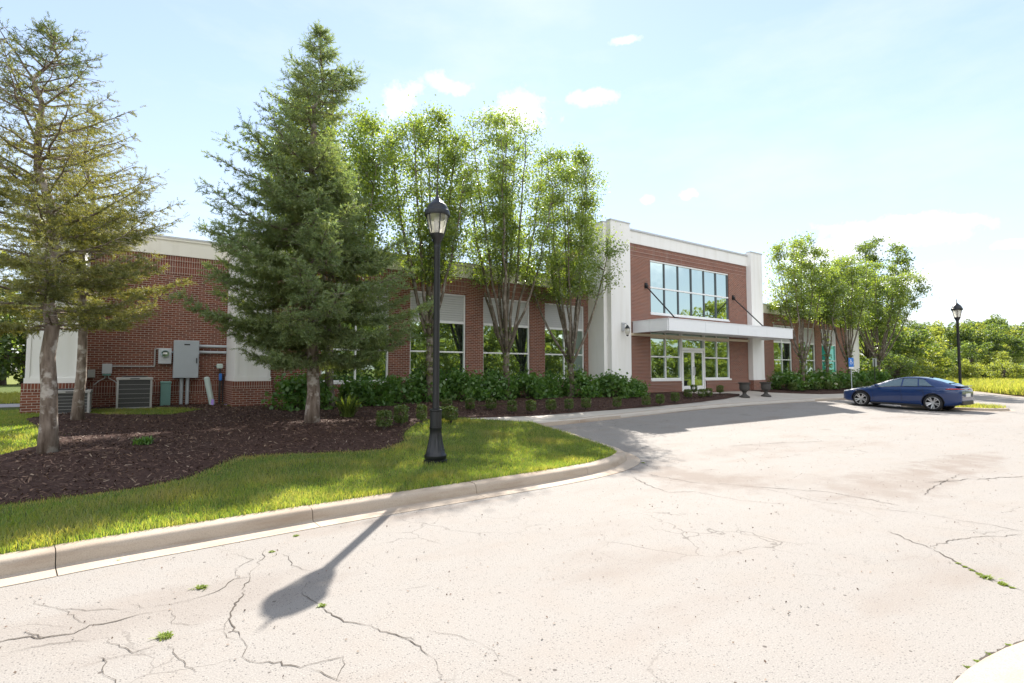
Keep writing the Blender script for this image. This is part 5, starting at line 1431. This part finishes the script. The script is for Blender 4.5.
# distance along the field, thick near its front edge
tt = rs.rand(n4); dd_ = 110*rs.rand(n4)**2.0
ax, ay = 62+(36-62)*tt, 19.8+(.5-19.8)*tt
x4 = ax + .62*dd_*1.0 + dd_*.25*rs.normal(size=n4)*.3; y4 = ay - .0*dd_ + dd_*rs.uniform(-.25, .75, n4)
FP = [(66, 22.6), (58, 16.9), (54.6, 14.35), (47.5, 9.2), (41, 4.4), (34, -.8), (400, -60), (400, 300), (66, 300)]
ok = in_poly(x4, y4, FP); x4, y4, d4 = x4[ok], y4[ok], dd_[ok]
V4, F4 = blades(x4, y4, np.full(len(x4), .12), rs.uniform(.2, .85, len(x4))*np.minimum(1, .3+d4/6), rs.uniform(.02, .05, len(x4))*(1+d4/25), rs, .6)
Vs = np.concatenate([V1, V3, V4]); Fs = np.concatenate([F1, F3+len(V1), F4+len(V1)+len(V3)])
me = fast_mesh('meadow_grass', Vs, Fs, attrs={'dry': np.repeat(np.clip(rs.beta(1.3, 4, len(Vs)//5), 0, 1), 5)}); me.materials.append(M['fieldgrass'])
mo = bpy.data.objects.new('meadow_grass', me); COL.objects.link(mo); tag(mo, kind='stuff')
# mulch chips
nc = 80000; x = rs.uniform(-3.6, 26, nc); y = rs.uniform(8.3, 20.2, nc)
keep = (x < 9) | (rs.rand(nc) < .6)
ok = in_poly(x, y, VM) & keep; x, y = x[ok], y[ok]
z = np.array([bed_h(a, b) for a, b in zip(x, y)])
n_ = len(x); C = np.stack([x, y, z+rs.uniform(.002, .022, n_)], 1)
nrm = rs.normal(0, .45, (n_, 3)); nrm[:, 2] = 1; nrm /= np.linalg.norm(nrm, axis=1, keepdims=True)
t = rs.normal(size=(n_, 3)); t -= nrm*(t*nrm).sum(1, keepdims=True); t /= np.linalg.norm(t, axis=1, keepdims=True); b = np.cross(nrm, t)
l_ = rs.uniform(.012, .045, n_)[:, None]; w2 = rs.uniform(.004, .011, n_)[:, None]
V = np.stack([C-t*l_-b*w2, C+t*l_-b*w2*.8, C+t*l_+b*w2, C-t*l_+b*w2*.7], 1).reshape(-1, 3)
nn = fbm(x, y, .9)
dry = np.clip((rs.rand(n_) < .06)*.9 + np.clip(nn, 0, 1)*.35*rs.rand(n_), 0, 1)
me = fast_mesh('mulch_chips', V, np.arange(n_*4).reshape(-1, 4), attrs={'dry': np.repeat(dry, 4)}); me.materials.append(M['chip'])
mo = bpy.data.objects.new('mulch_chips', me); COL.objects.link(mo); tag(mo, kind='stuff')
# bits of grit and dead leaves on the asphalt
ng = 4200; gx = rs.uniform(-2, 30, ng); gy = rs.uniform(1.5, 12.5, ng); okg = ~in_poly(gx, gy, [tuple(p) for p in KERB]+[(-14, 30)])
gx, gy = gx[okg], gy[okg]; n_ = len(gx)
C = np.stack([gx, gy, np.array([asp(a, b) for a, b in zip(gx, gy)])+.008], 1)
V, F = leaf_quads(C, .019, rs, 1.5, .7)
me = fast_mesh('pavement_litter', V, F, attrs={'dry': np.repeat(rs.rand(n_)*.5, 4)}); me.materials.append(M['chip'])
mo = bpy.data.objects.new('pavement_litter', me); COL.objects.link(mo); tag(mo, kind='stuff')

# ------------------------------------------------------------------ woods
def wood_meshes(seed, H, Wd, n_, leaf, zc=.25, clumps=70):
    rs = np.random.RandomState(seed); mb = MB()
    tp = [(0, 0, -.2)] + [(rs.normal()*.1, rs.normal()*.1, H*.6*i/4) for i in range(1, 5)]
    mb.tube(tp, [.3, .26, .22, .16, .06], 7)
    q = rs.normal(size=(clumps, 3)); q /= np.linalg.norm(q, axis=1, keepdims=True); q *= rs.uniform(.35, 1., (clumps, 1))**.6
    cc = q*np.array([Wd/2, Wd/2, H*(1-zc)/2]) + np.array([0, 0, H*(zc+(1-zc)/2)])
    cc[:, :2] *= (1+.18*rs.normal(size=(clumps, 1)))
    for c in cc[::4]: mb.tube([(0, 0, H*.35), (c[0]*.5, c[1]*.5, H*.35+(c[2]-H*.35)*.6), tuple(c)], [.10, .06, .02], 5)
    sz = rs.uniform(.5, 1.25, clumps)*Wd*.105
    idx = rs.choice(clumps, n_, p=sz**2/(sz**2).sum())
    d = rs.normal(size=(n_, 3)); d /= np.linalg.norm(d, axis=1, keepdims=True); d[:, 2] = d[:, 2]*.75+.1
    C = cc[idx]+d*(sz[idx]*rs.uniform(.5, 1.1, n_)**.5)[:, None]
    V, F = leaf_quads(C, leaf, rs, .35, .75, .2)
    return mb.mesh('trunk'), fast_mesh('crown', V, F)
WM = {}
for k, (sd_, H, Wd, n_, lf, zc) in {'a': (101, 12, 9, 7000, .34, .1), 'b': (102, 10, 8, 7000, .32, .04), 'c': (103, 7, 7, 6000, .28, .0), 'd': (104, 4, 5, 4500, .20, .0)}.items():
    for col in 'AB':
        t_, c_ = wood_meshes(sd_+(0 if col == 'A' else 50), H, Wd, n_, lf, zc); t_.materials.append(M['bark_dark']); c_.materials.append(M['wood'+col]); WM[k+col] = (t_, c_)
def polar(px, dist):      # a point on the ground seen at plan column px, at a distance
    a = (px-512)/FPX; d = Vector((FW.x, FW.y)).normalized()+Vector((RT.x, RT.y))*a
    return d.x*dist, d.y*dist
WL = {('A', 0): 'tall dark green tree in the woods beyond the bright field', ('B', 0): 'tall pale green tree in the woods beyond the bright field', ('A', 1): 'low dark green thicket tree at the edge of the bright field', ('B', 1): 'low pale green bush tree at the edge of the bright field',
      ('L', 0): 'dark tree beyond the path left of the building', ('R', 0): 'leafy tree top showing over the roof of the low wing'}
woods = []
wr = random.Random(5)
for px in range(895, 1090, 16):       # back row
    woods.append((px, wr.uniform(118, 140), wr.choice(['aA', 'aA', 'bA', 'aB']), wr.uniform(.95, 1.25), 0))
for px in range(880, 1090, 17):
    woods.append((px+wr.uniform(-5, 5), wr.uniform(88, 106), wr.choice(['bA', 'bB', 'cB', 'aB']), wr.uniform(.75, 1.0), 0))
for px in range(870, 1085, 15):
    woods.append((px+wr.uniform(-5, 5), wr.uniform(70, 84), wr.choice(['cB', 'dB', 'dA', 'dB', 'cA']), wr.uniform(.7, .95), 1))
# thicket just right of the building
for px, ds, k, sc in ((868, 56, 'bA', .85), (884, 60, 'bB', .8), (899, 58, 'cA', .95), (912, 64, 'cB', .95), (926, 68, 'cA', .8), (890, 50, 'dA', .85), (906, 52, 'dB', .8)):
    woods.append((px, ds, k, sc, 1))
for px, ds, k, sc, lw in woods:
    x, y = polar(px, ds); t_, c_ = WM[k]
    tree('woodland_tree', t_, c_, (x, y, .1), wr.uniform(0, 6), WL[(k[1], lw)], 'tree', None, None, 'woods beyond the field' if lw == 0 else 'thicket along the field', (sc, sc, sc))
for px, ds, k, sc in ((-60, 42, 'bA', .9), (-25, 40, 'cA', 1.1), (5, 41, 'bA', .8), (25, 46, 'cA', 1.0), (-90, 40, 'bA', .8)):
    x, y = polar(px, ds); t_, c_ = WM[k]
    tree('woodland_tree', t_, c_, (x, y, .4), wr.uniform(0, 6), WL[('L', 0)], 'tree', None, None, 'dark trees left of the building', (sc,)*3)
for px, ds, k, sc, lb in ((120, 50, 'aB', 1.25, 'big pale green tree behind the roof, seen through the thin spruce'), (182, 58, 'bB', 1.3, 'rounded green tree top over the roof right of the thin spruce'), (55, 52, 'aB', 1.2, 'pale tree behind the roof at the left edge')):
    x, y = polar(px, ds); t_, c_ = WM[k]
    tree('woodland_tree', t_, c_, (x, y, .3), wr.uniform(0, 6), lb, 'tree', None, None, None, (sc,)*3)
# wood across the car park, seen reflected in the windows: one far mass
Vw = []; Fw = []; off = 0
wr2 = random.Random(9)
for (x0, y0, k, sc) in ([(8+i*4.4+wr2.uniform(-1, 1), -22+wr2.uniform(-3, 2), wr2.choice(['bA', 'bB', 'aB', 'bA']), wr2.uniform(.85, 1.1)) for i in range(11)] + [(6+i*5.+wr2.uniform(-1, 1), -31, 'cB', wr2.uniform(.9, 1.2)) for i in range(11)]
        + [(57+i*4.2, -24+wr2.uniform(-3, 3), wr2.choice(['cA', 'cB', 'cB']), wr2.uniform(.95, 1.2)) for i in range(13)] + [(89.5, -24, 'aA', 1.25), (112, -24, 'bB', 1.), (121, -26, 'bA', 1.), (131, -24, 'bB', 1.), (-4, -22, 'bB', 1.), (1, -24, 'bA', 1.), (4, -17, 'dB', 1)]):
    me = WM[k][1]; nv = len(me.vertices); a = np.empty(nv*3, np.float32); me.vertices.foreach_get('co', a); a = a.reshape(-1, 3)*sc
    Vw.append(a+np.array([x0, y0, 0])); Fw.append(np.arange(nv).reshape(-1, 4)+off); off += nv
me = fast_mesh('far_woods', np.concatenate(Vw), np.concatenate(Fw)); me.materials.append(M['woodB'])
mo = bpy.data.objects.new('far_woods', me); COL.objects.link(mo); tag(mo, kind='stuff')
sheet('lawn.001', [(-30, -14.2), (80, -14.2), (80, -60), (-30, -60)], 40, lambda x, y: .08, M['turf'])
